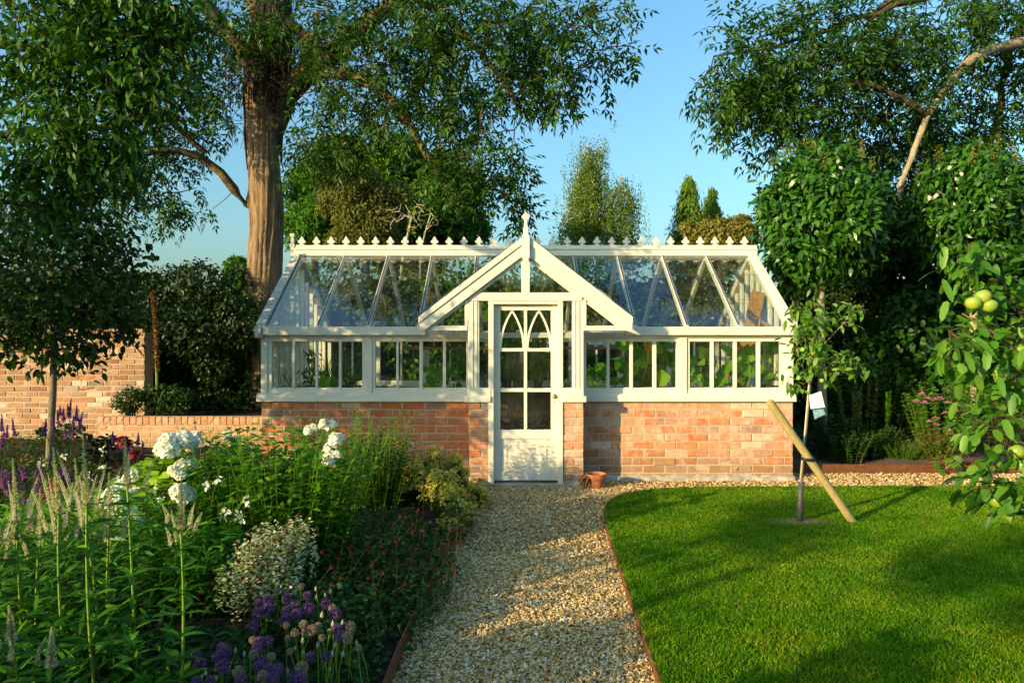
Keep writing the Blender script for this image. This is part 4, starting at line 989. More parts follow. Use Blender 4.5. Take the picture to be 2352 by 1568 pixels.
# ------------------------------------------------------------------ hedges and shrubs
def hedge(name, label, x0, x1, y0, y1, z0, z1, n, L, W, lm, seed, cat='hedge', hang=.4, prof='d', holes=.12, core='leaf_dark'):
    r = rs(seed); t = thing(name, label, cat, ((x0+x1)/2, (y0+y1)/2, 0))
    k = int(min(160, max(8, (x1-x0)*(z1-z0)*9))); bl = []
    for i in range(k):
        x = r.uniform(x0, x1); z = r.uniform(z0, z1); y = y0 + (y1-y0)*r.random()**1.6; q = r.uniform(.22, .5)
        bl.append((np.array((x, y, min(z, z1-q*.5))), np.array((q, q*.8, q))))
    mb = MB(); ball_leaves(mb, bl, n, r, L, W, prof, .75, .2, hang); mb.build('foliage', lm, t, kind='stuff')
    mb = MB(); m = 24; b = np.stack([r.uniform(x0, x1, m), r.uniform((y0+y1)/2, y1, m), np.full(m, z0)], 1); e = b.copy(); e[:, 2] = r.uniform(z0+(z1-z0)*.6, z1, m); e[:, :2] += r.normal(0, .2, (m, 2))
    stems(mb, b, e, .02, .006, r.normal(0, .08, (m, 3))); mb.build('stems', 'bark_dark', t, kind='stuff')
    # dense inner twiggy leaves close the hedge behind
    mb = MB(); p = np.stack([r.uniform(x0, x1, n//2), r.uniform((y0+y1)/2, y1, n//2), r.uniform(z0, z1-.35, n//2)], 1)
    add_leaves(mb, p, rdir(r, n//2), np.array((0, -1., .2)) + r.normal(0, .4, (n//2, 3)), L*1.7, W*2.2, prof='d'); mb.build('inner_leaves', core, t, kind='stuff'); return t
hx = lambda u, Y: XU(u, Y)
hedge('hedge', 'dark leafy hedge between the tall wall and the tree trunk', hx(325, 10.9), hx(588, 10.9), 10.3, 11.4, .4, 2.62, 28000, .068, .048, 'leaf_hedge', 21)
hedge('hedge', 'dark shrubbery behind the tall brick wall at the left edge', hx(-200, 11), hx(330, 11), 10.6, 11.8, .4, 3.0, 16000, .09, .06, 'leaf_hedge', 22)
hedge('hedge', 'green hedge seen through the glass behind the greenhouse', -3.6, 4.4, 11.6, 12.6, 0, 2.95, 26000, .10, .065, 'leaf_far', 23)
hedge('hedge', 'dark leafy hedge behind the right bed', hx(1815, 11.5), hx(2352, 11.5)+2.0, 11.0, 12.4, 0, 4.3, 30000, .10, .07, 'leaf_hedge', 24)
hedge('hedge', 'tall garden hedge behind the viewer mirrored in the panes', -14, 10, -10, -9, 0, 3.6, 9000, .3, .22, 'leaf_hedge', 25)  # added out of view so the glass mirrors dark leaves, not bright sky
def shade_tree():  # added out of view; flat leaf clumps placed to dapple the lawn
    r = rs(26); t = thing('small_tree', 'small spreading garden tree behind the viewer dappling the lawn with shade', 'tree', (-8.2, -3.0, 0))
    mb = MB(); mb.tube([(-8.2, -3, 0), (-8.15, -3, 1.2), (-8.2, -2.95, 2.4), (-8.1, -3, 3.3)], [.1, .085, .07, .03], 10); mb.build('trunk', 'bark_young', t, smooth=True)
    ce = np.stack([r.uniform(-8.7, -5.9, 10), r.uniform(-4.6, -2.3, 10), r.uniform(3.2, 3.65, 10)], 1)
    wood, ends, ed = grow([([(-8.2, -3, 2.2), (-8.1, -3, 3.3)], .05, .02)], np.concatenate([ce, ce + r.normal(0, .22, ce.shape), ce + r.normal(0, .22, ce.shape)]), r, .3, .006); wood.build('branches', 'bark_young', t, kind='stuff')
    bl = [(c_, np.array((.45, .40, .11))*r.uniform(.55, 1.15)) for c_ in ce]
    mb = MB(); ball_leaves(mb, bl, 1900, r, .10, .06, 'd', .3, .3, .3); mb.build('crown', 'leaf_near', t, kind='stuff')
shade_tree()
def shrub(name, label, c, R, n, L, W, lm, seed, cat='shrub', prof='d', k=10, q=.4, hang=.2, group=None, mid=False):
    r = rs(seed); c = np.array(c, float); t = thing(name, label, cat, (c[0], c[1], c[2]-R[2]), group)
    bl = clumps(c, np.array(R)*.75, k, q*min(R), r, .5) + [(c, np.array(R)*.75)]
    mb = MB(); ball_leaves(mb, bl, n, r, L, W, prof, .6, .25, hang, mid); mb.build('foliage', lm, t, kind='stuff')
    m = 18; b = c + r.normal(0, .12, (m, 3))*np.array(R); b[:, 2] = c[2]-R[2]; e = c + rdir(r, m)*np.array(R)*.8; e[:, 2] = np.abs(e[:, 2]-c[2]) + c[2]
    mb = MB(); stems(mb, b, e, .012, .004, r.normal(0, .05, (m, 3))); mb.build('stems', 'stem_dark', t, kind='stuff'); return t
shrub('small_shrub', 'small dark shrub spilling over the low wall beside the tall wall', AT(300, 918, 9.6), (.26, .2, .24), 1300, .05, .03, 'leaf_standard', 31, k=16)
shrub('small_shrub', 'low dark bush on the low wall below the hedge', AT(385, 912, 9.7), (.5, .25, .22), 1700, .06, .035, 'leaf_standard', 32, k=18)
# mullein spike in front of the hedge
t = thing('mullein_spike', 'tall brown seed spike rising before the dark hedge at left', 'plant', AT(362, 950, 9.9)); r = rs(33)
pts = np.array([AT(362, 960, 9.9), AT(360, 850, 9.9), AT(357, 740, 9.9), AT(349, 665, 9.9)]); mb = MB(); mb.tube(pts, [.02, .018, .014, .004], 6); mb.build('stem', 'stem_green', t)
q = r.random(900)**.8; p = np.stack([np.interp(q*2+1, [0, 1, 2, 3], pts[:, i]) for i in range(3)], 1); d = rdir(r, 900)
mb = MB(); add_leaves(mb, p + d*.012, d, rdir(r, 900), .045*(1.1-q*.6), .025, 'd'); mb.build('seed_head', 'leaf_dead', t, kind='stuff')

# ------------------------------------------------------------------ far trees beyond the greenhouse
def far_tree(name, label, u, v, Y, du, dv, n, L, W, lm, seed, k=40, q=.3, hang=.3, bm='bark_dark', trunk=True, prof='d'):
    r = rs(seed); c = AT(u, v, Y); R = np.array((du*Y/FPX, du*Y/FPX*.8, dv*Y/FPX)); t = thing(name, label, 'tree', (c[0], c[1], 0))
    bl = clumps(c, R, k, q*min(R[0], R[2]), r, .45) + [(c, R*.8)]
    mb = MB(); ball_leaves(mb, bl, n, r, L, W, prof, .68, .2, hang); mb.build('crown', lm, t, kind='stuff')
    lim = [([(c[0], c[1], -.2), (c[0]+.1, c[1], c[2]*.6), (c[0], c[1], c[2]+R[2]*.5)], .22, .05)]
    wood, e, ed = grow(lim, in_blobs([(c, R*.8, 1)], 90, r, .4), r, seg=.8, tip=.02); wood.build('trunk', bm, t, smooth=True, kind='stuff'); return t
far_tree('round_tree', 'large round dark green tree behind the left half of the roof', 930, 470, 25, 215, 155, 60000, .20, .11, 'leaf_far', 41, k=60, q=.28)
far_tree('feathery_tree', 'bright green feathery tree just right of the ash trunk', 722, 470, 22, 68, 120, 22000, .15, .06, 'leaf_bright', 42, k=34, q=.45, hang=.6)
far_tree('olive_tree', 'yellowish olive green bushy tree before the round tree', 832, 480, 20, 82, 112, 26000, .13, .06, 'leaf_olive', 43, k=36, q=.4)
far_tree('small_tree', 'little green tree peeping out left of the ash trunk', 556, 640, 20, 40, 50, 6000, .14, .09, 'leaf_bright', 44, k=14, q=.4)
far_tree('gold_tree', 'yellow green rounded tree beside the right conifers', 1655, 545, 28, 92, 52, 22000, .16, .10, 'leaf_gold', 45, k=30, q=.35)
far_tree('far_tree', 'small distant green tree low on the horizon left of the ash', 320, 660, 26, 60, 40, 5000, .2, .12, 'leaf_far', 46, k=12, q=.4)
# bare twigs of the old shrub behind the ridge
t = thing('bare_shrub', 'leafless pale twigged shrub behind the ridge before the round tree', 'shrub', AT(930, 600, 18)); r = rs(47)
att = in_blobs([px_blob(945, 500, 18, 75, 40, .6)], 60, r)
wood, e, ed = grow([([AT(920, 640, 18), AT(930, 550, 18), AT(945, 500, 18)], .05, .03), ([AT(965, 640, 18), AT(968, 540, 18), AT(990, 490, 18)], .03, .02)], att, r, seg=.3, tip=.008)
wood.build('twigs', 'bark_pale', t, kind='stuff')
# birch: hanging strands
r = rs(51); Y = 31; t = thing('birch_tree', 'tall weeping birch against the sky right of the porch finial', 'tree', (XU(1372, Y), Y, 0))
lim = [([T(1372, 900, Y), T(1368, 560, Y), T(1362, 430, Y), T(1350, 330, Y)], .22, .03), ([T(1368, 540, Y), T(1410, 470, Y), T(1428, 400, Y)], .1, .02), ([T(1366, 480, Y), T(1385, 380, Y), T(1382, 315, Y)], .06, .015), ([T(1370, 560, Y), T(1310, 500, Y), T(1295, 470, Y)], .06, .02)]
bl = [px_blob(*b) for b in ((1348, 380, Y, 32, 58, .7), (1350, 450, Y, 55, 60, 1.1), (1335, 510, Y, 55, 55, 1.2), (1420, 460, Y, 45, 60, 1.0), (1412, 530, Y, 50, 50, 1.1), (1378, 340, Y, 12, 28, .3), (1450, 545, Y, 26, 25, .6), (1300, 545, Y, 30, 30, .7), (1440, 430, Y, 15, 20, .4))]
att = in_blobs(bl, 330, r)
wood, ends, ed = grow(lim, att, r, seg=.6, tip=.010); wood.build('trunk', 'bark_birch', t, kind='stuff', smooth=True)
mb = MB(); k = 6; b = np.repeat(ends, k, 0) + r.normal(0, .26, (len(ends)*k, 3)); Ls = r.uniform(.5, 1.9, len(b))
for j in range(16):
    q = (j+r.random(len(b)))/16; p = b + np.array((0, 0, -1.))*(Ls*q)[:, None] + r.normal(0, .05, (len(b), 3)) + np.array((1., 0, 0))*(q*q*r.normal(0, .12, len(b)))[:, None]
    add_leaves(mb, p, unit(np.array((0, 0, -1.)) + r.normal(0, .8, (len(b), 3))), rdir(r, len(b)), .10, .055, 'd')
mb.build('crown', 'leaf_birch', t, kind='stuff')
# two conifers
def conifer(label, u, vt, Y, du, seed):
    r = rs(seed); t = thing('conifer', label, 'tree', (XU(u, Y), Y, 0), 'pair of conifers behind the roof')
    zt = ZV(vt, Y); zb = ZV(620, Y); mb = MB(); mb.tube([(XU(u, Y), Y, 0), (XU(u, Y), Y, zt-.3), (XU(u, Y), Y, zt)], [.2, .06, .01], 7); mb.build('trunk', 'bark_dark', t)
    n = 230; q = r.random(n)**.75; a = r.uniform(0, 2*PI, n); Rm = du*Y/FPX*(.08+.95*q**.8)*r.uniform(.5, 1.35, n); z = zt - (zt-zb)*q
    tip = np.stack([XU(u, Y)+Rm*np.cos(a), Y+Rm*np.sin(a), z - .12*Rm], 1); b0 = np.stack([np.full(n, XU(u, Y)), np.full(n, Y), z+.25*Rm], 1)
    mb = MB(); stems(mb, b0, tip, .02, .006, np.array([[0, 0, .1]])*np.ones((n, 1))); mb.build('branches', 'bark_dark', t, kind='stuff')
    mb = MB()
    for j in range(75):
        f = .25+.8*r.random(n); p = b0 + (tip-b0)*f[:, None] + r.normal(0, .09, (n, 3)) + np.array((0, 0, -1.))*(r.random(n)*.34)[:, None]
        add_leaves(mb, p, unit((tip-b0)*.35 + np.array((0, 0, -.9)) + r.normal(0, .3, (n, 3))), np.stack([np.cos(a), np.sin(a), a*0], 1) + r.normal(0, .4, (n, 3)), .22, .065, 'd')
    mb.build('crown', 'leaf_conifer', t, kind='stuff')
conifer('taller left one of the two conifers behind the roof', 1582, 405, 34, 58, 61); conifer('shorter right one of the two conifers behind the roof', 1634, 432, 36, 42, 62)

# ------------------------------------------------------------------ right: big tree with a pale limb
r = rs(103); BYY = 11.5
t = thing('large_tree', 'large dark tree at right with a pale curved limb', 'tree', (10.2, 12.0, 0))
mb = MB(); mb.tube([(10.2, 12, 0), (10.1, 12, 2), (10.0, 12, 4), (9.7, 11.9, 6), (9.4, 11.8, 8)], [.4, .34, .3, .24, .12], 14); mb.build('trunk', 'bark_ash', t, smooth=True)
pale = [([(10.0, 12, 4.6), T(2400, 92, 10.6), T(2330, 100, 10.4), T(2260, 118, 10.3), T(2205, 155, 10.2), T(2165, 215, 10.1), T(2130, 265, 10), T(2105, 330, 9.9), T(2080, 400, 9.8), T(2062, 430, 9.8), T(2070, 462, 9.7)], .07, .02)]
mb = MB(); P = np.array(pale[0][0]); s = np.arange(len(P)); q = np.linspace(0, len(P)-1, 40); P = np.stack([np.interp(q, s, P[:, i]) for i in range(3)], 1)
for _ in range(3): P[1:-1] = .25*P[:-2]+.5*P[1:-1]+.25*P[2:]
mb.tube(P, np.interp(q, [0, 3, 6, 10], [.095, .070, .048, .024]), 12); mb.v[0] += r.normal(0, .004, mb.v[0].shape); mb.build('pale_limb', 'bark_pale', t, smooth=True, label='pale smooth curved limb')
limbs = [([T(2128, 268, 10), T(2080, 235, 9.9), T(2020, 190, 9.8), T(1970, 170, 9.7), T(1900, 205, 9.6), T(1850, 250, 9.5), T(1830, 310, 9.5)], .05, .014),
         ([(9.4, 11.8, 6.5), T(2330, -60, 10.8), T(2200, -40, 10.5), T(2050, 20, 10.2), T(1920, 60, 10), T(1780, 110, 9.8), T(1640, 130, 9.6)], .1, .012),
         ([T(2352, 40, 11.5), T(2310, 120, 11.4), T(2300, 220, 11.3), T(2290, 330, 11.3), T(2200, 400, 11)], .07, .03),
         ([T(2300, -60, 11), T(2150, -30, 10.6), T(2010, 0, 10.3), T(1990, 60, 10.2)], .07, .03)]
bl = [px_blob(*b) for b in ((2280, 60, 11.2, 160, 120, .9), (2250, 230, 11.4, 160, 130, .9), (2120, 60, 10.6, 140, 110, .9), (2060, 200, 10.4, 120, 100, .8), (1960, 120, 10, 110, 90, .8), (1880, 60, 10, 120, 80, .8), (1820, 200, 9.7, 110, 90, .8), (1740, 150, 9.6, 90, 70, .7), (1690, 240, 9.5, 70, 70, .6),
     (1780, 290, 9.5, 80, 50, .6), (1680, 170, 9.5, 80, 50, .6), (2200, 360, 11.4, 150, 100, .8), (2000, 320, 10.8, 100, 100, .7), (2060, 380, 11.2, 110, 120, .6), (1900, 250, 10, 90, 80, .7))]
att = in_blobs(bl, 760, r); att = np.concatenate([att, [T(1655, 45, 9.6), T(1650, 60, 9.6), T(1760, 10, 9.7), T(1740, 20, 9.7), T(1600, 210, 9.5)]])
wood, ends, ed = grow(pale + limbs, att, r, seg=.3, tip=.005); wood.build('branches', 'bark_limb', t, kind='stuff', smooth=True)
mb = MB(); pinnate(mb, ends, ed, r, per=5, pairs=3, RL=.30, LL=.115, LW=.040); mb.build('crown', 'leaf_ash', t, kind='stuff')
# laurel standards
def laurel(label, u, Y, v, du, dv, ut, seed, n=7000):
    r = rs(seed); c = AT(u, v, Y); R = np.array((du, du*.95, dv))*Y/FPX; t = thing('standard_laurel', label, 'tree', (XU(ut, Y), Y, 0), 'ball headed laurels of the right bed')
    mb = MB(); mb.tube([(XU(ut+6, Y), Y, 0), (XU(ut+3, Y), Y, .7), (XU(ut, Y), Y, 1.5), (XU(ut-1, Y), Y, 2.2), (XU(ut, Y), Y, c[2]+.3)], [.062, .056, .052, .05, .03], 12); mb.build('trunk', 'bark_pale', t, smooth=True)
    bl = clumps(c, R*.82, 46, .24*R[0], r, .8) + [(c, R*.86), (c+np.array((0, 0, R[2]*.5)), R*np.array((.55, .55, .5)))]
    mb = MB(); ball_leaves(mb, bl, n, r, .115, .05, 'o', .62, .25, .55, outw=.9); mb.build('crown', 'leaf_laurel', t, kind='stuff')
    att = in_blobs([(c, R*.9, 1)], 130, r, .3); wood, e, ed = grow([([(XU(ut, Y), Y, c[2]-R[2]*.9), tuple(c)], .035, .015)], att, r, .2, .004); wood.build('branches', 'bark_young', t, kind='stuff')
    # creamy flower panicles on top
    m = 26; d = rdir(r, m); d[:, 2] = np.abs(d[:, 2])+.3; p = c + unit(d)*R*.98; mb = MB()
    for j in range(36): add_leaves(mb, p + np.array((0, 0, 1.))*r.uniform(0, .16, (m, 1)) + r.normal(0, .018, (m, 3)), rdir(r, m), rdir(r, m), .022, .016, 'd')
    mb.build('panicles', 'leaf_gold', t, kind='stuff'); return t
laurel('dense ball headed laurel on a bare trunk right of the greenhouse', 1885, 9.1, 498, 146, 178, 1886, 71, 15000)
laurel('second ball headed laurel with pale flower tips at the right edge', 2235, 9.4, 480, 150, 150, 2237, 72, 13000)
# ================================================================== flower bed at left
def curve(b, t, bow, n=8):
    q = np.linspace(0, 1, n)[:, None]; return b + (t-b)*q + bow*(4*q*(1-q))
# ---- veronicastrum: whorled leaves and pale flower spikes
def spike(mb, b, t, r, n=220, wid=.009, bow=None):
    q = r.random(n)**.85; P = b + (t-b)*q[:, None] + (bow if bow is not None else 0)*(4*q*(1-q))[:, None]
    ax = unit((t-b)[None]); d = unit(np.cross(rdir(r, n), ax) + ax*.35); w = wid*(1.15-q*.95)
    add_leaves(mb, P, d, ax*np.ones((n, 1)) + r.normal(0, .3, (n, 3)), w*1.5, w*.7, 'd', fold=.1, droop=0)
def veronicastrum(label, ut, vt, ub, Y, seed, spk=150, side=6, whorls=8, leafL=.13):
    r = rs(seed); top = AT(ut, vt, Y); base = np.array((XU(ub, Y), Y+r.uniform(-.05, .05), .05))
    t = thing('veronicastrum', label, 'flower', tuple(base), 'white veronicastrums in the bed')
    L = spk*Y/FPX; neck = base + (top-base)*(1-L/np.linalg.norm(top-base))
    mb = MB(); mb.tube(curve(base, neck, r.normal(0, .012, 3)), np.linspace(.0065, .004, 8), 6); mb.tube([neck, top], [.004, .0012], 5); mb.build('stem', 'stem_green', t, smooth=True)
    mb = MB(); spike(mb, neck, top, r, 480, .0135); mb.build('flower_spike', 'flower_spike', t, kind='stuff')
    ms = MB()
    for i in range(side):
        a = i*2*PI/side + r.uniform(0, .8); b0 = neck - (top-base)/np.linalg.norm(top-base)*r.uniform(.0, .16); l_ = L*r.uniform(.38, .75); out = np.array((math.cos(a), math.sin(a)*.8, 0))
        b1 = b0 + out*.045*r.uniform(.7, 1.5) + np.array((0, 0, .05)); e = b1 + out*l_*.32 + np.array((0, 0, l_*.95))
        ms.tube(curve(b0, b1, np.zeros(3), 3), .002, 4)
        mb = MB(); spike(mb, b1, e, r, 220, .0090, out*-.008); mb.tube([b1, e], [.0018, .0006], 3); mb.build('flower_spike', 'flower_spike', t, kind='stuff')
    if side: ms.build('side_stems', 'stem_green', t, kind='stuff')
    mb = MB(); ln = np.linalg.norm(neck-base)
    for k in range(whorls):
        q = .16 + .86*(k/(whorls-1)) if whorls > 1 else .5; c = base + (neck-base)*min(q, 1); m = 5; a = np.arange(m)*2*PI/m + r.uniform(0, 2); sz = leafL*(1.05-.45*q)*r.uniform(.85, 1.15, m)
        d = np.stack([np.cos(a), np.sin(a), r.uniform(.15, .65, m)], 1); add_leaves(mb, np.repeat(c[None], m, 0), d, np.array((0, 0, 1.)) + r.normal(0, .2, (m, 3)), sz, sz*.24, 'l', mid=True, fold=.14, droop=.28)
    mb.build('leaves', 'leaf_veronica', t, kind='stuff', smooth=True); return t
for i, a in enumerate([('veronicastrum with a single tall pale spike at the left edge', 29, 1052, 62, 2.75, 150, 6),
        ('tall pale veronicastrum, second from the left edge of the bed', 122, 1026, 154, 2.7, 160, 7),
        ('tallest pale veronicastrum in the middle of the spires', 190, 996, 234, 2.65, 165, 8),
        ('slender veronicastrum with a dark stem before the white hydrangeas', 287, 1006, 307, 2.8, 110, 4),
        ('short veronicastrum standing apart at the right of the spires', 416, 1096, 409, 2.6, 125, 6),
        ('veronicastrum half hidden behind the tallest spire', 172, 1052, 205, 2.95, 140, 5),
        ('low veronicastrum at the lower left corner', 20, 1390, 40, 2.2, 90, 4),
        ('young veronicastrum stem left of the second spire', 92, 1120, 100, 2.9, 110, 5),
        ('small veronicastrum in the shade at the bottom left', 118, 1440, 96, 2.1, 100, 1),
        ('veronicastrum behind the spires beside the hydrangea', 250, 1085, 262, 3.1, 120, 4),
        ('veronicastrum at the very left edge with arching side spikes', -12, 1110, -5, 2.7, 130, 6)]):
    veronicastrum(a[0], a[1], a[2], a[3], a[4], 200+i, a[5], a[6], 9, .15)
# ---- leafy stems in clumps (phlox and its like)
def leafy_clump(name, label, c, R, h, n, lm, seed, L=.085, W=.018, pairs=11, cat='plant', sm='stem_green', tilt=.16, prof='l', group=None, q0=.12, lean=(0, 0)):
    r = rs(seed); t = thing(name, label, cat, (c[0], c[1], .05), group)
    a = r.uniform(0, 2*PI, n); q = np.sqrt(r.random(n)); b = np.stack([c[0]+R[0]*.7*q*np.cos(a), c[1]+R[1]*.7*q*np.sin(a), np.full(n, .05)], 1)
    hh = h*(1-.22*q**2)*r.uniform(.82, 1.06, n); e = b + np.stack([np.cos(a)*q*tilt*hh*2+lean[0], np.sin(a)*q*tilt*hh*2+lean[1], hh], 1)+np.c_[r.normal(0, .04, (n, 2)), np.zeros(n)]
    mb = MB(); bw = r.normal(0, .02, (n, 3)); stems(mb, b, e, .003, .0014, bw); mb.build('stems', sm, t, kind='stuff')
    mb = MB()
    for k in range(pairs):
        f = q0 + (1.02-q0)*(k+.3*r.random(n))/pairs; p = b + (e-b)*f[:, None] + bw*(4*f*(1-f))[:, None]; ph = k*PI/2 + r.normal(0, .35, n)
        for s_ in (0, PI):
            d = np.stack([np.cos(ph+s_), np.sin(ph+s_), r.uniform(.1, .75, n)], 1); sz = L*r.uniform(.75, 1.2, n)*(1.1-.45*f)
            add_leaves(mb, p, d, np.array((0, 0, 1.)) + r.normal(0, .25, (n, 3)), sz, W*r.uniform(.8, 1.2, n), prof, fold=.16, droop=.25)
    mb.build('leaves', lm, t, kind='stuff'); return t, e
def floret_ball(mb, c, R, n, r, s=.02, up=.25):
    """a dome of four petalled florets"""
    d = rdir(r, n); d[:, 2] = np.where(d[:, 2] < -.45, -d[:, 2], d[:, 2]); p = c + d*np.array(R)*r.uniform(.86, 1.04, (n, 1)); nr = unit(d + np.array((0, 0, up)) + r.normal(0, .22, (n, 3)))
    t1 = unit(np.cross(nr, rdir(r, n))); t2 = np.cross(nr, t1)
    for k in range(4):
        x = k*PI/2; pd = t1*math.cos(x) + t2*math.sin(x) + nr*.22; add_leaves(mb, p, pd, nr, s, s*.95, 'o', fold=.04, droop=-.02)
PH = 'white phlox clumps'
t, e = leafy_clump('phlox', 'broad bright green phlox clump before the greenhouse wall', (XU(635, 4.45), 4.45), (.56, .36), .97, 220, 'leaf_phlox', 231, .115, .028, 12, group=PH)
r = rs(232)
for u, v, s_ in ((768, 997, 17), (768, 1040, 20), (713, 990, 9), (524, 1002, 15), (540, 1010, 8), (742, 975, 7)):
    mb = MB(); c = AT(u, v, 4.25 if u > 600 else 4.9); R = s_*4.5/FPX; [floret_ball(mb, c + r.normal(0, .55, 3)*R, np.array((R, R*.9, R*.8))*r.uniform(.4, .75), 26, r, .021) for _ in range(4)]; mb.build('flower_head', 'flower_white', t, kind='stuff', label='white phlox flower head')
t, e = leafy_clump('phlox', 'lighter green phlox clump with a few white flowers left of the big one', (XU(505, 4.7), 4.7), (.30, .32), .86, 80, 'leaf_lime', 233, .085, .019, 12, group=PH)
for u, v in ((438, 1010), (446, 1003), (432, 1018), (454, 1014), (425, 1004)):
    mb = MB(); c = AT(u, v, 4.7); floret_ball(mb, c, (.035, .035, .035), 40, r, .022); mb.build('flower_head', 'flower_white', t, kind='stuff')
leafy_clump('phlox', 'phlox clump in lower front filling the bed beneath the white flowers', (XU(500, 4.2), 4.2), (.55, .45), .62, 110, 'leaf_phlox', 234, .10, .02, 10, group=PH)
leafy_clump('willow_herb', 'narrow leaved green stems reaching above the phlox before the brick wall', (XU(790, 5.9), 5.9), (.28, .25), .90, 60, 'leaf_phlox', 235, .075, .013, 14, tilt=.2)
leafy_clump('shrubby_bush', 'dark small leaved bush right of the phlox by the brick wall', (XU(858, 6.0), 6.0), (.32, .3), .76, 150, 'leaf_cover', 236, .055, .018, 16, tilt=.16)
leafy_clump('shrubby_bush', 'upright leafy shoot standing highest against the brick wall', (XU(878, 6.1), 6.1), (.16, .14), .99, 22, 'leaf_phlox', 237, .06, .017, 15, tilt=.1)
# ---- hydrangea with big white heads
t = thing('hydrangea', 'white hydrangea with large rounded flower heads', 'shrub', (XU(370, 4.3), 4.3, .05))
r = rs(240); heads = [(387, 1028, 33, 4.2), (432, 1060, 15, 4.3), (418, 1072, 18, 4.25), (408, 1122, 27, 4.0), (300, 1118, 30, 4.3), (270, 1142, 24, 4.1), (318, 1140, 22, 4.2), (290, 1192, 24, 4.0), (300, 1210, 20, 3.9), (275, 1158, 20, 4.0), (405, 1084, 10, 4.1), (402, 1012, 14, 4.35), (440, 1022, 12, 4.4)]
for u, v, s_, Y in heads:
    mb = MB(); R = s_*Y/FPX; c = AT(u, v, Y); [floret_ball(mb, c + r.normal(0, .38, 3)*R, np.array((R, R, R*.9))*r.uniform(.5, .8), int(26+s_*1.8), r, .030) for _ in range(4)]; mb.build('flower_head', 'flower_white', t, kind='stuff', label='creamy white round flower head')
H = np.array([AT(u, v, Y) for u, v, s_, Y in heads]); b = np.stack([XU(360, 4.3)+r.normal(0, .1, len(H)), 4.3+r.normal(0, .1, len(H)), np.full(len(H), .05)], 1)
mb = MB(); stems(mb, b, H, .006, .004, np.array((0, 0, .05))*np.ones((len(H), 1))); mb.build('stems', 'stem_dark', t, kind='stuff')
p = in_blobs([((XU(350, 4.25), 4.3, .42), (.42, .35, .35), 1), (AT(375, 1085, 4.3), (.16, .14, .12), .5)], 520, r); d = rdir(r, 520); d[:, 2] = .2
mb = MB(); add_leaves(mb, p, d, np.array((0, 0, 1.)) + r.normal(0, .3, (520, 3)), .10, .065, 'r', mid=True, fold=.1, droop=.3); mb.build('leaves', 'leaf_lime', t, kind='stuff', smooth=True)
# ---- euphorbias by the path
def euphorbia(label, u, v, Y, du, dv, n, seed):
    r = rs(seed); c = AT(u, v, Y); R = np.array((du, du, dv))*Y/FPX; t = thing('euphorbia', label, 'plant', (c[0], c[1], .03), 'yellow euphorbias beside the path')
    d = rdir(r, n); d[:, 2] = np.abs(d[:, 2])*1.2-.35; p = c + unit(d)*R*r.uniform(.55, 1.05, (n, 1))
    b = np.stack([np.full(n, c[0])+r.normal(0, R[0]*.4, n), np.full(n, c[1])+r.normal(0, R[0]*.4, n), np.full(n, .03)], 1); mb = MB(); stems(mb, b, p, .004, .002, r.normal(0, .03, (n, 3))); mb.build('stems', 'stem_dark', t, kind='stuff')
    mb = MB(); m = n*9; pp = np.repeat(p, 9, 0) + r.normal(0, .022, (m, 3)); nr = unit(np.repeat(unit(p-c), 9, 0)*.7 + rdir(r, m)*.8 + np.array((0, -.1, .4))); t1 = unit(np.cross(nr, rdir(r, m)))
    for s_ in (-1, 1): add_leaves(mb, pp, t1*s_ + nr*.25, nr, .019*r.uniform(.7, 1.25, m), .028, 'r', fold=.12, droop=-.02)
    mb.build('bracts', 'leaf_euphorbia', t, kind='stuff')
    m = n*9; f = r.random(m); k = r.integers(0, n, m); q = b[k] + (p[k]-b[k])*(.35+.6*f)[:, None]; mb = MB(); add_leaves(mb, q, rdir(r, m) + np.array((0, 0, -.2)), np.array((0, 0, 1.)) + r.normal(0, .4, (m, 3)), .05, .012, 'd', droop=.2); mb.build('leaves', 'leaf_cover', t, kind='stuff')
for i, a in enumerate([('tallest yellow euphorbia at the back beside the brick pier', 1045, 1085, 6.5, 26, 42, 55), ('yellow euphorbia left of the tallest one before the wall', 992, 1075, 6.4, 30, 48, 70), ('rounded yellow euphorbia in the middle beside the gravel', 1010, 1130, 6.0, 42, 48, 90), ('euphorbia with reddish tints spilling onto the gravel', 1092, 1140, 6.4, 26, 32, 50),
        ('greenish euphorbia in the shade left of the others', 950, 1105, 6.1, 36, 50, 60), ('low yellow euphorbia at the front edge of the path', 1058, 1180, 5.7, 34, 22, 46), ('sparse euphorbia shoot over the dark bush', 1040, 1150, 6.1, 30, 40, 60), ('pale euphorbia tuft nearest the viewer on the path edge', 1035, 1210, 5.3, 20, 18, 24)]):
    euphorbia(*a, 250+i)
# ---- variegated marjoram
t = thing('variegated_herb', 'cream and green variegated bush in the middle of the bed', 'plant', (XU(620, 3.7), 3.7, .04)); r = rs(270)
bl = [px_blob(*b) for b in ((650, 1225, 3.75, 62, 40, .2), (610, 1260, 3.65, 70, 50, .22), (560, 1310, 3.55, 50, 60, .2), (640, 1310, 3.6, 60, 40, .2), (690, 1215, 3.8, 32, 30, .15), (722, 1262, 3.75, 10, 26, .06))]
tip = in_blobs(bl, 260, r, .3); b = np.stack([XU(620, 3.7)+r.normal(0, .14, 260), 3.7+r.normal(0, .1, 260), np.full(260, .04)], 1)
mb = MB(); stems(mb, b, tip, .0028, .0014, r.normal(0, .02, (260, 3))); mb.build('stems', 'stem_dark', t, kind='stuff')
mb = MB(); m = 260*14; k = np.repeat(np.arange(260), 14); f = np.tile(np.linspace(0, .16, 14), 260); p = tip[k] - np.array((0, 0, 1.))*f[:, None] + r.normal(0, .008, (m, 3)); d = rdir(r, m); d[:, 2] = .35
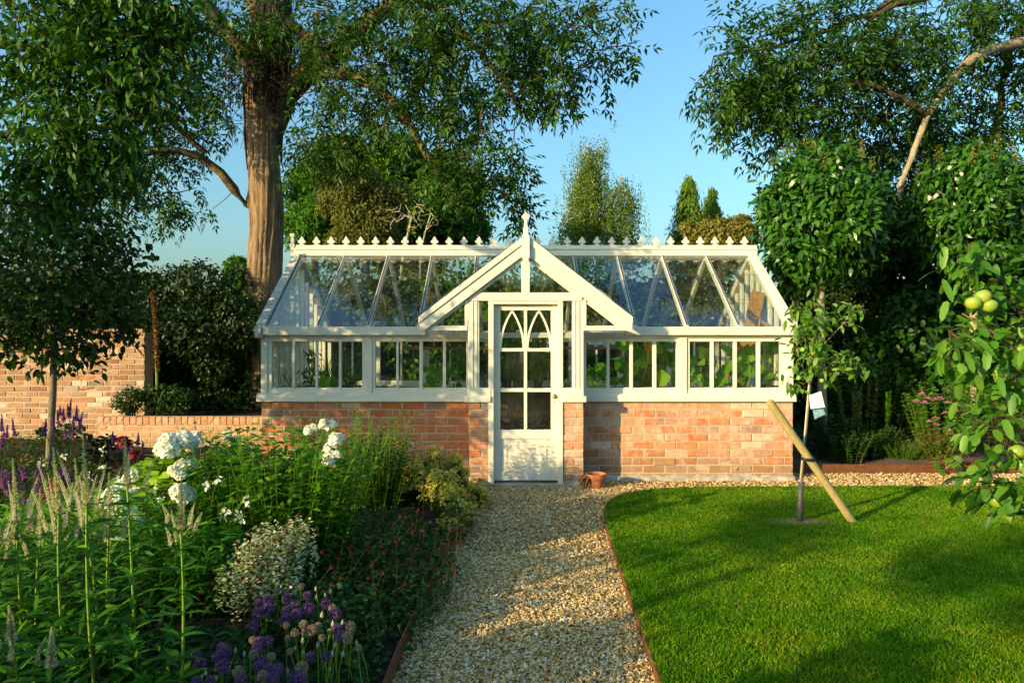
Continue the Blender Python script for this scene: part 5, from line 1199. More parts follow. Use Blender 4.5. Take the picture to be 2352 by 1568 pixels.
add_leaves(mb, p, d, np.array((0, 0, 1.)) + r.normal(0, .3, (m, 3)), .024*r.uniform(.7, 1.3, m), .017, 'o', fold=.12, droop=.25); mb.build('leaves', 'leaf_variegated', t, kind='stuff')
mb = MB(); p = tip[:60] + r.normal(0, .05, (60, 3)); p[:, 1] -= .1
for j in range(14): add_leaves(mb, p, rdir(r, 60), rdir(r, 60), .011, .008, 'd')
mb.build('seed_heads', 'flower_crimson', t, kind='stuff')
# ---- alliums at the front
def allium_clump(label, heads, seed, Y0):
    r = rs(seed); t = thing('allium_clump', label, 'flower', (XU(np.mean([h[0] for h in heads]), Y0), Y0, .03), 'purple allium clumps at the front of the bed')
    P = []
    for u, v, s_, k in heads:
        Y = Y0 + (1480-v)*.0028; c = AT(u, v, Y); P.append(c); R = s_*Y/FPX; n = 130 if k < 2 else 40; d = rdir(r, n); mb = MB()
        if k < 2:
            add_leaves(mb, c + d*R*.15, d, rdir(r, n), R*r.uniform(.7, 1., n), R*.12, 'd', droop=0)
            tip = c + d*R*.85; n2 = unit(d); t1 = unit(np.cross(n2, rdir(r, n))); t2 = np.cross(n2, t1)
            for x in range(3): add_leaves(mb, tip, t1*math.cos(x*2.1) + t2*math.sin(x*2.1) + n2*.9, n2, R*.30, R*.17, 'd', droop=0)
        else: mb.lathe(c - np.array((0, 0, R)), [(.001, 0), (R*.5, R*.3), (R*.62, R*.9), (R*.4, R*1.6), (.001, R*2.3)], 8)
        mb.build('flower_head' if k < 2 else 'flower_bud', ('flower_allium', 'flower_allium_old', 'bud')[k], t, kind='stuff' if k < 2 else None)
    P = np.array(P); b = P.copy(); b[:, 2] = .03; b[:, :2] += r.normal(0, .03, (len(P), 2)); mb = MB(); stems(mb, b, P, .0028, .002, r.normal(0, .012, (len(P), 3))); mb.build('stems', 'stem_green', t, kind='stuff')
    m = 60; q = np.stack([b[:, 0].mean()+r.normal(0, .12, m), b[:, 1].mean()+r.normal(0, .1, m), np.full(m, .03)], 1); mb = MB(); add_leaves(mb, q, np.c_[r.normal(0, .5, (m, 2)), np.ones(m)], rdir(r, m), .22, .006, 'g', fold=0, droop=.3); mb.build('leaves', 'leaf_cover', t, kind='stuff')
r = rs(280)
def zz(x, y): return (428.7 + x*.26040, 1163.7 + y*.26040)
A1 = [(635, 935, 13, 0), (720, 900, 14, 0), (640, 830, 12, 0), (720, 825, 12, 0), (590, 1050, 12, 0), (885, 810, 12, 0), (890, 915, 12, 0), (970, 950, 15, 0), (860, 1005, 12, 0), (1075, 895, 15, 0), (970, 860, 9, 0), (1225, 850, 13, 0), (1310, 940, 14, 0), (1065, 780, 10, 0), (1285, 890, 9, 1), (880, 1040, 8, 1), (835, 700, 5, 2), (775, 650, 6, 2), (1140, 720, 5, 2), (1270, 745, 6, 2), (1222, 775, 5, 2), (660, 755, 5, 2), (795, 740, 7, 1), (1195, 955, 8, 2), (1145, 795, 5, 2), (1010, 700, 7, 1), (745, 630, 4, 2)]
A2 = [(85, 1310, 12, 0), (120, 1385, 14, 0), (310, 1240, 12, 0), (330, 1285, 16, 0), (320, 1405, 16, 0), (265, 1330, 11, 0), (455, 1450, 13, 1), (480, 1530, 13, 0), (580, 1170, 8, 1), (640, 1195, 13, 0), (720, 1180, 11, 0), (620, 1250, 13, 0), (590, 1300, 11, 1), (640, 1410, 14, 0), (665, 1350, 10, 0), (745, 1320, 10, 1), (720, 1430, 12, 0), (805, 1430, 13, 0), (760, 1505, 15, 0), (670, 1490, 13, 1), (170, 1460, 6, 2), (135, 1495, 5, 2), (430, 1265, 6, 2), (510, 1295, 6, 2), (260, 1510, 6, 2), (490, 1525, 5, 2), (85, 1540, 12, 0), (210, 1530, 10, 0)]
A3 = [(955, 1110, 10, 1), (1030, 1035, 10, 1), (1105, 1085, 12, 1), (1160, 1050, 9, 1), (1330, 1075, 12, 0), (1445, 1055, 12, 1), (1400, 1050, 9, 0), (890, 1160, 7, 1), (1420, 1150, 13, 1), (1350, 1150, 10, 0), (1090, 1315, 11, 0), (1220, 1320, 10, 0), (1015, 1420, 15, 1), (960, 1510, 16, 0), (1010, 1530, 14, 0), (1025, 1180, 7, 2), (1155, 1215, 6, 2), (1310, 1215, 6, 2), (1285, 1295, 7, 2), (1380, 1295, 6, 2), (955, 1245, 5, 2), (1030, 1285, 6, 2), (910, 1275, 8, 1), (890, 1450, 7, 2), (1265, 1090, 6, 1), (1265, 1430, 4, 2), (1500, 1195, 5, 2), (1290, 1030, 7, 2), (1375, 1020, 6, 2), (1515, 1240, 8, 1), (1035, 1100, 7, 1), (1415, 1120, 6, 1), (1195, 1150, 8, 1)]
for i, (A, lab, Y0) in enumerate(((A1, 'deep purple alliums in the back of the front group', 3.05), (A2, 'purple and fading alliums at the bottom edge left', 2.8), (A3, 'mixed buds and fading pink alliums nearest the path', 2.85))):
    allium_clump(lab, [(*zz(x, y), s_*1.0, k) for x, y, s_, k in A], 281+i, Y0)
# ---- burnet: red bobbles on wiry stems over dark ground leaves
t = thing('red_burnet', 'wiry burnet with small red bobble flowers beside the gravel path', 'flower', (XU(960, 4.0), 4.0, .03)); r = rs(290)
n = 85; p = in_blobs([px_blob(*b) for b in ((1000, 1260, 4.0, 75, 70, .25), (900, 1290, 3.8, 90, 60, .25), (790, 1290, 3.6, 70, 60, .2), (1030, 1340, 3.8, 45, 60, .2), (920, 1190, 4.4, 90, 40, .2), (1040, 1230, 4.3, 30, 50, .2))], n, r)
p[:, 2] = np.clip(p[:, 2], .1, .6); b = p + np.c_[r.normal(-.12, .14, n), r.normal(0, .12, n), np.zeros(n)]; b[:, 2] = .03
mb = MB(); stems(mb, b, p, .0011, .0007, r.normal(0, .035, (n, 3))); mb.build('stems', 'stem_dark', t, kind='stuff')
mb = MB()
for j in range(16): d = rdir(r, n); add_leaves(mb, p + d*.004, d, rdir(r, n), .0075, .008, 'd', droop=0)
mb.build('bobbles', 'flower_red', t, kind='stuff')
# ---- ground cover leaves
def cover(name, label, blobs, n, L, W, lm, seed, z0=.04, prof='o', sm='stem_dark'):
    r = rs(seed); t = thing(name, label, 'plant', tuple(np.array(blobs[0][0])*np.array((1, 1, 0)))); p = in_blobs(blobs, n, r); p = p[p[:, 2] > z0]; m = len(p); d = rdir(r, m); d[:, 2] = np.abs(d[:, 2])*.5
    mb = MB(); add_leaves(mb, p, d, np.array((0, -.15, 1.)) + r.normal(0, .35, (m, 3)), L*r.uniform(.6, 1.3, m), W*r.uniform(.7, 1.2, m), prof, fold=.14, droop=.3); mb.build('leaves', lm, t, kind='stuff')
    k = r.choice(m, m//5); b = p[k].copy(); b[:, 2] = z0; b[:, :2] += r.normal(0, .05, (len(k), 2)); mb = MB(); stems(mb, b, p[k], .0022, .0012, r.normal(0, .02, (len(k), 3)), seg=3); mb.build('stems', sm, t, kind='stuff'); return t
E = lambda x, y, z, a, b_, c, w=1.: (np.array((x, y, z)), np.array((a, b_, c)), w)
cover('ground_cover', 'low dark green ground cover along the path edge', [E(-.85, 4.0, .06, .35, .6, .13), E(-.78, 4.9, .08, .28, .5, .16), E(-1.2, 4.5, .12, .4, .5, .2), E(-.78, 3.2, .05, .2, .5, .09), E(-1.1, 5.4, .08, .4, .4, .14), E(-.53, 4.2, .07, .16, .9, .13, .9), E(-.46, 5.6, .08, .14, .6, .14, .8), E(-1.05, 4.3, .16, .45, .7, .24, 1.3), E(-.95, 3.5, .12, .35, .4, .18, .8)], 11500, .045, .024, 'leaf_cover', 300)
cover('dark_foliage', 'dark leafy undergrowth filling the middle of the bed', [E(-1.7, 4.0, .2, .6, .5, .22), E(-2.6, 3.6, .22, .7, .6, .26), E(-1.5, 3.0, .1, .5, .4, .12), E(-3.6, 3.6, .25, .7, .6, .3)], 6500, .07, .022, 'leaf_cover', 301)
cover('dark_foliage', 'strappy green undergrowth below the veronicastrum spires', [E(-1.7, 2.7, .22, .4, .3, .26), E(-2.2, 2.7, .3, .5, .4, .32), E(-1.35, 2.5, .12, .3, .3, .16), E(-2.3, 3.3, .35, .6, .3, .35), E(-1.1, 2.2, .1, .3, .3, .14)], 4200, .10, .020, 'leaf_veronica', 302, prof='l')
cover('green_foliage', 'bright green strappy leaves behind the spires', [E(-2.3, 3.6, .38, .7, .4, .38), E(-1.75, 3.7, .28, .35, .3, .28)], 3800, .11, .016, 'leaf_phlox', 303, prof='l')
cover('autumn_foliage', 'reddish and green foliage at the foot of the young tree', [E(-4.6, 6.4, .2, 1.0, .5, .26), E(-4.2, 5.6, .2, .9, .5, .26), E(-5.3, 7.4, .25, .8, .5, .3)], 4600, .06, .03, 'leaf_red', 304)
cover('green_foliage', 'mixed leafy foliage before the low wall at left', [E(-3.6, 5.4, .15, .8, .5, .24), E(-3.2, 6.6, .12, .9, .6, .2), E(-3.0, 7.6, .1, .9, .5, .18), E(-3.1, 4.7, .22, .5, .4, .3)], 5500, .065, .025, 'leaf_phlox', 305)
cover('strap_leaves', 'tuft of broad grey green leaves beside the young tree trunk', [E(-5.3, 8.0, .42, .3, .2, .16), E(-4.9, 8.3, .25, .3, .2, .16)], 420, .10, .06, 'leaf_standard', 306, prof='r')
cover('green_foliage', 'dark leaves at the foot of the greenhouse wall', [E(-2.0, 6.6, .2, .8, .5, .3), E(-1.0, 6.7, .08, .4, .4, .14)], 4200, .06, .022, 'leaf_cover', 307)
# ---- purple spires (loosestrife)
def loosestrife(label, stems_, base, seed):
    r = rs(seed); t = thing('purple_loosestrife', label, 'flower', tuple(base), 'purple loosestrife spires at left')
    b0 = np.array(base); ms = MB(); mf = MB()
    for u, v, l_, Y in stems_:
        top = AT(u, v, Y); low = top - np.array((0, 0, l_*Y/FPX)) + np.array((r.normal(0, .02), 0, 0)); ms.tube(curve(b0 + r.normal(0, .05, 3)*np.array((1, 1, 0)), low, np.array((0, 0, .1)), 6), np.linspace(.005, .002, 6), 4); ms.tube([low, top], [.002, .001], 4)
        n = int(l_*4); q = r.random(n); p = low + (top-low)*q[:, None]; d = rdir(r, n); add_leaves(mf, p, d, rdir(r, n), .024*(1.15-q), .015, 'd', droop=0)
    ms.build('stems', 'stem_dark', t, kind='stuff'); mf.build('flower_spires', 'flower_purple', t, kind='stuff')
loosestrife('purple spires right beside the young tree trunk', [(132, 940, 38, 6.2), (145, 935, 30, 6.2), (155, 928, 28, 6.1), (164, 915, 40, 6.1), (176, 930, 36, 6.2), (190, 945, 40, 6.2), (170, 955, 24, 6.2), (120, 958, 40, 6.2), (106, 960, 30, 6.2), (96, 975, 26, 6.2), (148, 985, 20, 6.1), (168, 985, 22, 6.1), (180, 958, 26, 6.3), (137, 930, 22, 6.2)], (-4.0, 6.2, .05), 311)
loosestrife('thin purple spires in front of the low orange wall', [(258, 990, 24, 6.0), (280, 1005, 30, 6.0), (290, 1000, 34, 6.0), (318, 992, 30, 6.0), (268, 1010, 26, 6.0), (300, 1015, 24, 6.0), (328, 1012, 20, 6.0), (252, 1020, 30, 6.0)], (-3.4, 6.0, .05), 312)
loosestrife('purple spires at the left edge before the tall wall', [(4, 950, 40, 6.0), (10, 985, 40, 6.0), (28, 960, 40, 6.0), (18, 975, 30, 6.0), (-6, 970, 30, 6.0)], (-4.55, 6.0, .05), 313)
r = rs(314); S = [(r.uniform(0, 165), r.uniform(1060, 1150), r.uniform(18, 40), r.uniform(5.2, 5.8)) for _ in range(46)]
loosestrife('mass of short purple spires at the foot of the young tree', S, (-4.0, 5.5, .05), 315)
t = thing('red_roses', 'dark red flowers among the purple spires at left', 'flower', (-3.9, 5.2, .05)); r = rs(316)
mb = MB(); sp = [(130, 1108), (118, 1118), (140, 1115), (72, 1192), (92, 1148), (120, 1154), (283, 1012), (286, 1020), (308, 1045), (104, 1140), (205, 1095)]
for u, v in sp: floret_ball(mb, AT(u, v, 5.2), (.03, .03, .03), 26, r, .022)
mb.build('flowers', 'flower_crimson', t, kind='stuff'); b = np.array([AT(u, v, 5.2) for u, v in sp]); c = b.copy(); c[:, 2] = .05; mb = MB(); stems(mb, c, b, .004, .002); mb.build('stems', 'stem_dark', t, kind='stuff')
# ---- gaura: white butterflies on wands, and small white flowers
t = thing('white_gaura', 'airy white gaura flowers on thin wands in the bed', 'flower', (-2.0, 3.9, .05)); r = rs(317)
sp = [(565, 1152, 3.9), (520, 1172, 3.9), (548, 1180, 3.9), (556, 1186, 3.9), (500, 1100, 4.0), (512, 1185, 3.9), (360, 1120, 4.1), (146, 1048, 5.0), (237, 1035, 5.0), (235, 1075, 5.0), (207, 1092, 5.0), (238, 1138, 4.5), (265, 1100, 4.6), (320, 1100, 4.3), (428, 1148, 4.0), (370, 1150, 4.0), (60, 1185, 4.5), (95, 1062, 5.2), (475, 1115, 4.0)]
mb = MB(); P = np.array([AT(*a) for a in sp])
for c in P:
    n = 8; d = rdir(r, n); add_leaves(mb, c + d*.006 + np.array((0, 0, .012))*r.normal(0, 1, (n, 1)), d, rdir(r, n), .028, .018, 'o', droop=.1)
mb.build('flowers', 'flower_white', t, kind='stuff'); b = P + np.c_[r.normal(-.1, .06, len(P)), r.normal(0, .05, len(P)), np.zeros(len(P))]; b[:, 2] = .05; mb = MB(); stems(mb, b, P + np.array((.02, 0, .08)), .0022, .001, np.array((-.03, 0, .05))*np.ones((len(P), 1))); mb.build('stems', 'stem_green', t, kind='stuff')
# ---- sea holly
t = thing('sea_holly', 'grey blue sea holly with thistle heads before the wall', 'flower', (-2.3, 5.3, .05)); r = rs(318)
sp = [(398, 1000, 5.2), (420, 985, 5.2), (448, 970, 5.2), (462, 992, 5.2), (578, 1000, 5.4), (560, 1012, 5.4), (585, 1025, 5.3), (570, 1035, 5.3), (448, 1040, 5.0), (470, 1080, 5.0), (668, 945, 5.6), (684, 955, 5.6), (690, 965, 5.6), (640, 975, 5.6), (545, 1045, 5.2), (352, 1060, 5.0), (345, 1100, 5.0), (335, 1130, 5.0)]
P = np.array([AT(*a) for a in sp]); mb = MB()
for c in P:
    n = 40; d = rdir(r, n); add_leaves(mb, c, d, rdir(r, n), .015, .007, 'd', droop=0); a = np.arange(7)*.9; add_leaves(mb, np.repeat(c[None], 7, 0), np.c_[np.cos(a), np.sin(a), -.1+0*a], np.array((0, 0, 1.))*np.ones((7, 1)), .032, .005, 'd', droop=0)
mb.build('thistle_heads', 'leaf_silver', t, kind='stuff'); b = P.copy(); b[:, 2] = .05; b[:, 0] += r.normal(0, .08, len(P)); mb = MB(); stems(mb, b, P, .003, .0016, r.normal(0, .02, (len(P), 3))); mb.build('stems', 'stem_grey', t, kind='stuff')
# ================================================================== young apple tree with stake on the lawn
TX, TYY = 2.38, 5.64
at = thing('young_apple_tree', 'slim young apple tree with a black trunk guard on the lawn', 'tree', (TX, TYY, LAWN_Z)); r = rs(401)
tp = [AT(1836, 1215, TYY), AT(1840, 1100, TYY), AT(1848, 1010, TYY), AT(1856, 940, TYY), AT(1862, 890, TYY), AT(1866, 820, TYY), AT(1868, 740, TYY)]
mb = MB(); mb.tube(tp, [.016, .014, .013, .012, .010, .008, .005], 8); mb.build('trunk', 'bark_young', at, smooth=True)
limbs = [(tp[3:], .011, .005), ([tp[3], AT(1880, 890, 5.6), AT(1900, 850, 5.6), AT(1912, 800, 5.6)], .008, .004), ([tp[4], AT(1835, 850, 5.65), AT(1828, 760, 5.65), AT(1822, 690, 5.65)], .007, .003), ([tp[5], AT(1905, 780, 5.6), AT(1935, 740, 5.6), AT(1965, 700, 5.6)], .007, .003), ([tp[4], AT(1900, 870, 5.55), AT(1940, 850, 5.55), AT(1972, 825, 5.55)], .006, .003), ([tp[4], AT(1840, 880, 5.6), AT(1815, 890, 5.6)], .006, .003)]
bl = [px_blob(*b) for b in ((1850, 790, 5.62, 32, 80, .2), (1890, 770, 5.6, 35, 50, .2), (1825, 720, 5.65, 10, 40, .06), (1950, 720, 5.6, 25, 25, .1), (1940, 840, 5.55, 30, 28, .1), (1830, 880, 5.6, 25, 35, .12), (1880, 720, 5.6, 15, 40, .1), (1900, 830, 5.6, 30, 40, .15))]
wood, ends, ed = grow(limbs, in_blobs(bl, 95, r), r, .12, .002); wood.build('branches', 'bark_young', at, kind='stuff')
mb = MB(); rosette(mb, ends, ed, r, 6, .072, .036, .035, 'o', mid=True, down=.15, fold=.12, droop=.3, upb=1.); mb.build('leaves', 'leaf_apple_young', at, kind='stuff', smooth=True)
mb = MB(); mb.tube([AT(1836, 1219, TYY), AT(1838.5, 1150, TYY), AT(1840, 1106, TYY)], [.026, .024, .023], 12); mb.build('trunk_guard', 'tree_guard', at, smooth=True, label='black spiral trunk guard')
def apple_mesh(R, seed):
    mb = MB(); prof = [(.001, -.78), (.30, -.84), (.62, -.72), (.90, -.30), (1.0, .10), (.92, .48), (.66, .76), (.36, .84), (.14, .74), (.02, .64)]
    mb.lathe((0, 0, 0), [(a*R, b*R) for a, b in prof], 18); me = mb.mesh('apple', True); me.materials.append(M['apple']); return me
AM = apple_mesh(.034, 1); AS = apple_mesh(.020, 2)
STALK = MB().tube([(0, 0, .02), (.003, 0, .05)], .0022, 5).mesh('stalk'); STALK.materials.append(M['bark_dark'])
CALYX = MB().tube([(0, 0, -.036), (0, 0, -.029)], [.007, .003], 7).mesh('calyx'); CALYX.materials.append(M['bark_dark'])
def apple(me, loc, rot, parent=None, label=None, sc=1):
    o = bpy.data.objects.new('apple', me); COL.objects.link(o); o.location = loc; o.rotation_euler = rot; o.scale = (sc,)*3
    if parent is not None: adopt(o, parent)
    else: tag(o, label, 'apple', 'ripening apples on the right tree')
    if me is AM:
        for nm, m in (('stalk', STALK), ('calyx', CALYX)):
            c = bpy.data.objects.new(nm, m); COL.objects.link(c); c.parent = o
    return o
for u, v in ((1893, 770), (1844, 803), (1868, 811), (1888, 874), (1835, 868)): apple(AS, AT(u, v, 5.5), (r.normal(), r.normal(), 0), at)
sk = MB(); a, b = AT(1767, 921, 5.50), AT(1975, 1222, 5.66); sk.tube([a, a + (b-a)*.02, a+(b-a)*.5, b + (b-a)*.06], [.029, .032, .0325, .0325], 18)
sk.build('wooden_stake', 'stake_wood', smooth=False, label='round wooden stake leaning diagonally across the young apple tree', cat='stake')
cn = MB(); cn.tube([AT(1838, 1105, 5.60), AT(1848, 1000, 5.60), AT(1858, 880, 5.60)], .006, 8); cn.build('bamboo_cane', 'cane', smooth=True, label='thin pale bamboo cane tied along the young apple trunk', cat='cane')
tie = MB(); c = AT(1856, 1052, 5.57); th = np.linspace(0, 6*PI, 60)
tie.tube(np.stack([c[0]+.045*np.cos(th), c[1]+.048*np.sin(th), c[2]+.012*np.sin(th*.33)+.004*th/3-.02], 1), .009, 6); tie.tube(np.stack([c[0]-.03+.022*np.cos(th), c[1]-.02+.03*np.sin(th), c[2]+.006*np.sin(th)], 1), .008, 6)
tie.build('tree_tie', 'black_rubber', smooth=True, label='black rubber tie binding the young tree to the stake', cat='tie')
def card(name, label, pts, m, extra=None):
    a = np.array([AT(u, v, Y) for u, v, Y in pts]); mb = MB(); mb.hexa(a, a + np.array((.0005, .0012, 0))); o = mb.build(name, m, label=label, cat='label', group='plant labels on the young tree')
    if extra: extra(o, a)
    return o
def extra(o, a):
    f = lambda s_, t_: a[0] + (a[1]-a[0])*s_ + (a[3]-a[0])*t_ + np.array((0, -.0008, 0))
    th = np.linspace(0, 2*PI, 14, endpoint=False); MB().add([f(.58+.30*math.cos(x), .74+.14*math.sin(x)) for x in th], [list(range(14))]).build('printed_picture', 'card_cream', o)
    for k in range(3): MB().add([f(.2, .22+.1*k), f(.8, .22+.1*k), f(.8, .25+.1*k), f(.2, .25+.1*k)], [[0, 1, 2, 3]]).build('printed_line', 'card_blue', o)
card('plant_label', 'pale blue printed plant label hanging from the young tree', [(1858, 908, 5.52), (1886, 898, 5.50), (1895, 935, 5.50), (1862, 939, 5.51)], 'card_tag', extra)
card('plant_label', 'darker blue lower plant label below the pale one', [(1866, 938, 5.535), (1890, 936, 5.535), (1896, 950, 5.53), (1871, 963, 5.53)], 'card_blue')
# ================================================================== apple tree at the right edge
r = rs(410); bt = thing('apple_tree', 'fruiting apple tree with large leaves at the right edge', 'tree', (2.95, 3.3, LAWN_Z))
mb = MB(); mb.tube([(2.95, 3.3, LAWN_Z), (2.93, 3.3, .7), (2.88, 3.3, 1.4), (2.75, 3.25, 2.1)], [.05, .045, .035, .02], 10); mb.build('trunk', 'bark_young', bt, smooth=True)
limbs = [([(2.93, 3.3, .75), AT(2352, 905, 3.2), AT(2290, 850, 3.15), AT(2230, 800, 3.15), AT(2180, 760, 3.1)], .016, .005), ([(2.90, 3.3, 1.25), AT(2352, 760, 3.2), AT(2320, 680, 3.2), AT(2290, 630, 3.2), AT(2250, 590, 3.2), AT(2225, 560, 3.2)], .015, .005), ([(2.94, 3.3, .6), AT(2350, 1010, 3.1), AT(2290, 990, 3.05), AT(2240, 960, 3.0)], .012, .004), ([(2.94, 3.3, .55), AT(2340, 1080, 3.1), AT(2310, 1110, 3.05), AT(2290, 1150, 3.0)], .012, .004), ([(2.9, 3.3, 1.1), AT(2360, 830, 3.0), AT(2280, 740, 3.0), AT(2210, 720, 3.0)], .01, .004)]
bl = [px_blob(*b) for b in ((2235, 640, 3.2, 75, 60, .15), (2300, 640, 3.2, 50, 60, .15), (2250, 780, 3.1, 80, 45, .15), (2310, 820, 3.1, 60, 90, .2), (2210, 830, 3.1, 50, 50, .12), (2290, 960, 3.05, 70, 60, .15), (2300, 1100, 3.05, 55, 70, .12), (2340, 700, 3.2, 40, 100, .2), (2230, 1000, 3.0, 35, 40, .1), (2220, 590, 3.2, 25, 30, .08))]
att = in_blobs(bl, 100, r); wood, ends, ed = grow(limbs, att, r, .1, .0022); wood.build('branches', 'bark_limb', bt, kind='stuff', smooth=True)
mb = MB(); rosette(mb, ends, ed, r, 7, .078, .038, .04, 'r', mid=True, down=.25, fold=.13, droop=.3, upb=1.); mb.build('leaves', 'leaf_apple', bt, kind='stuff', smooth=True)
lab = ['topmost green apple of the cluster of three', 'left apple of the cluster of three', 'right apple of the cluster of three', 'single small apple half way up the right tree', 'upper apple of the low pair at the right edge', 'lower apple of the low pair at the right edge', 'green apple hidden deep among the lowest leaves', 'apple peeping out at the far right edge']
for i, (u, v) in enumerate(((2258, 682), (2236, 696), (2272, 702), (2300, 862), (2336, 1038), (2348, 1068), (2290, 1150), (2350, 806))): apple(AM, AT(u, v, 3.05), (r.normal(0, .5), r.normal(0, .5), r.uniform(0, 6)), None, lab[i], 1.0)
# ================================================================== right bed plants
def spires(name, label, u, v, Y, n, h, w, lm, seed, cat='flower'):
    r = rs(seed); t = thing(name, label, cat, (XU(u, Y), Y, .08)); b = np.stack([XU(u, Y)+r.normal(0, .05, n), Y+r.normal(0, .05, n), np.full(n, .08)], 1); zt = ZV(v, Y); e = b + np.stack([r.normal(0, .06, n), r.normal(0, .05, n), (zt-.08)*r.uniform(.8, 1.02, n)], 1)
    mb = MB(); stems(mb, b, e, .006, .002); mb.build('stems', 'stem_green', t, kind='stuff'); mb = MB(); m = 150*n; k = r.integers(0, n, m); q = 1-h*r.random(m); p = e[k]*q[:, None] + b[k]*(1-q)[:, None]; d = rdir(r, m); add_leaves(mb, p, d, rdir(r, m), w*(1.4-q*.8), w*.6, 'o'); mb.build('seed_spires', lm, t, kind='stuff')
spires('seed_spire', 'tall brownish green seed spire in the right bed', 1957, 870, 9.4, 3, .6, .045, 'leaf_olive', 421); spires('seed_spire', 'bright yellow green seed spire right of the brown one', 2022, 895, 9.3, 2, .5, .04, 'leaf_lime', 422); spires('seed_spire', 'dim greenish spire between the two seed spires', 1990, 850, 9.8, 3, .6, .05, 'leaf_olive', 423)
t, e = leafy_clump('bergamot', 'leafy plant with pink shaggy flowers in the right bed', (XU(2165, 8.9), 8.9), (.42, .3), .98, 80, 'leaf_phlox', 424, .09, .042, 12, cat='flower', sm='stem_dark'); r = rs(425)
for u, v in ((2130, 915), (2118, 905), (2148, 918), (2125, 925), (2105, 922), (2160, 915), (2178, 925), (2200, 930), (2172, 948), (2195, 945), (2150, 960), (2220, 945), (2182, 990), (2150, 975), (2240, 952), (2215, 995), (2228, 960), (2137, 968)):
    mb = MB(); c = AT(u, v, 8.6); n = 46; d = rdir(r, n); d[:, 2] = np.abs(d[:, 2])*.6; add_leaves(mb, c, d, np.array((0, 0, 1.))*np.ones((n, 1)), .06*r.uniform(.6, 1.1, n), .014, 'd', droop=.25); mb.build('flower_head', 'flower_pink', t, kind='stuff')
leafy_clump('green_perennial', 'dark leafy perennial beside the greenhouse corner in the right bed', (XU(1905, 8.9), 8.9), (.35, .3), .6, 60, 'leaf_cover', 426, .08, .04, 9, sm='stem_dark')
leafy_clump('green_perennial', 'small white dotted bushy plant in the right bed', (XU(1945, 8.5), 8.5), (.25, .2), .42, 50, 'leaf_cover', 427, .06, .035, 9, sm='stem_dark', tilt=.3)
leafy_clump('green_perennial', 'low bright green feathery tuft in the right bed', (XU(2085, 8.7), 8.7), (.36, .25), .27, 170, 'leaf_phlox', 428, .045, .012, 12, tilt=.5, sm='stem_dark')
leafy_clump('green_perennial', 'narrow leaved plant with red blooms in the middle of the right bed', (XU(2000, 8.8), 8.8), (.3, .25), .45, 70, 'leaf_cover', 429, .08, .028, 9, sm='stem_dark', tilt=.35)
leafy_clump('green_perennial', 'tall dim perennial before the dark hedge', (XU(1990, 10.2), 10.2), (.9, .4), 1.2, 90, 'leaf_cover', 430, .10, .06, 10, sm='stem_dark')
leafy_clump('green_perennial', 'tall feathery fennel like plant at the right of the bed', (XU(2290, 9.2), 9.2), (.5, .35), 1.75, 120, 'leaf_olive', 431, .09, .016, 18, sm='stem_dark')
leafy_clump('yellowing_perennial', 'yellowing stems below the pink flowers', (XU(2165, 8.5), 8.5), (.3, .2), .45, 60, 'leaf_gold', 432, .06, .035, 9, sm='stem_dark', tilt=.3)
hedge('ivy_hedge', 'brighter ivy leaves on the dark hedge between the two laurels', XU(2010, 10.6), XU(2200, 10.6), 10.4, 11.0, .8, 2.2, 5000, .10, .085, 'leaf_cover', 433, prof='o')
t = thing('seedling', 'broad leaved seedling at the steel edging of the right bed', 'plant', (XU(2170, 7.95), 7.95, .1)); r = rs(434)
mb = MB(); p = np.array([AT(2165, 1078, 7.9), AT(2172, 1062, 7.9), AT(2183, 1068, 7.9), AT(2160, 1070, 7.9), AT(2190, 1058, 7.9)]); add_leaves(mb, p, np.array([(-.6, -.5, .0), (.1, -.4, .6), (.8, -.4, 0), (-.8, -.2, .4), (.5, -.4, .5)]), np.array((0, -.8, .6))*np.ones((5, 1)), .12, .10, 'r', mid=True, fold=.1, droop=.3); mb.build('leaves', 'leaf_phlox', t, kind='stuff', smooth=True)
p2 = p.copy(); p2[:, 2] = .08; p2[:, 0] = p[:, 0].mean(); mb = MB(); stems(mb, p2, p, .004, .002); mb.build('stems', 'stem_green', t, kind='stuff')
mb = MB(); n = 160; b = np.stack([XU(2210, 7.9)+r.normal(0, .16, n), 8.0+r.normal(0, .08, n), r.uniform(.06, .14, n)], 1); stems(mb, b, b + np.c_[r.normal(0, .12, n), r.normal(-.03, .06, n), r.uniform(-.04, .12, n)], .003, .001); mb.build('dry_roots', 'leaf_dead', label='tangle of dry brown stems on the steel edging', cat='dead plant', kind='stuff')
# terracotta pot at the porch
t = thing('terracotta_pot', 'terracotta pot with withered leaves at the foot of the porch', 'pot', (XU(1369, 7.2), 7.2, .0)); r = rs(435); c = (XU(1369, 7.2), 7.2, .0)
mb = MB(); mb.lathe(c, [(.001, 0), (.07, 0), (.098, .115), (.108, .118), (.112, .16), (.100, .16), (.088, .10), (.001, .10)], 28); mb.build('pot', 'terracotta', t)
mb = MB(); n = 20; a = r.uniform(PI*.75, PI*1.3, n); p = np.stack([c[0]+.08*np.cos(a), c[1]+.08*np.sin(a), np.full(n, .15)], 1); add_leaves(mb, p, np.c_[np.cos(a), np.sin(a), r.uniform(-.9, .5, n)], rdir(r, n), .11, .03, 'l', fold=.3, droop=.7); mb.build('withered_leaves', 'leaf_dead', t, kind='stuff')
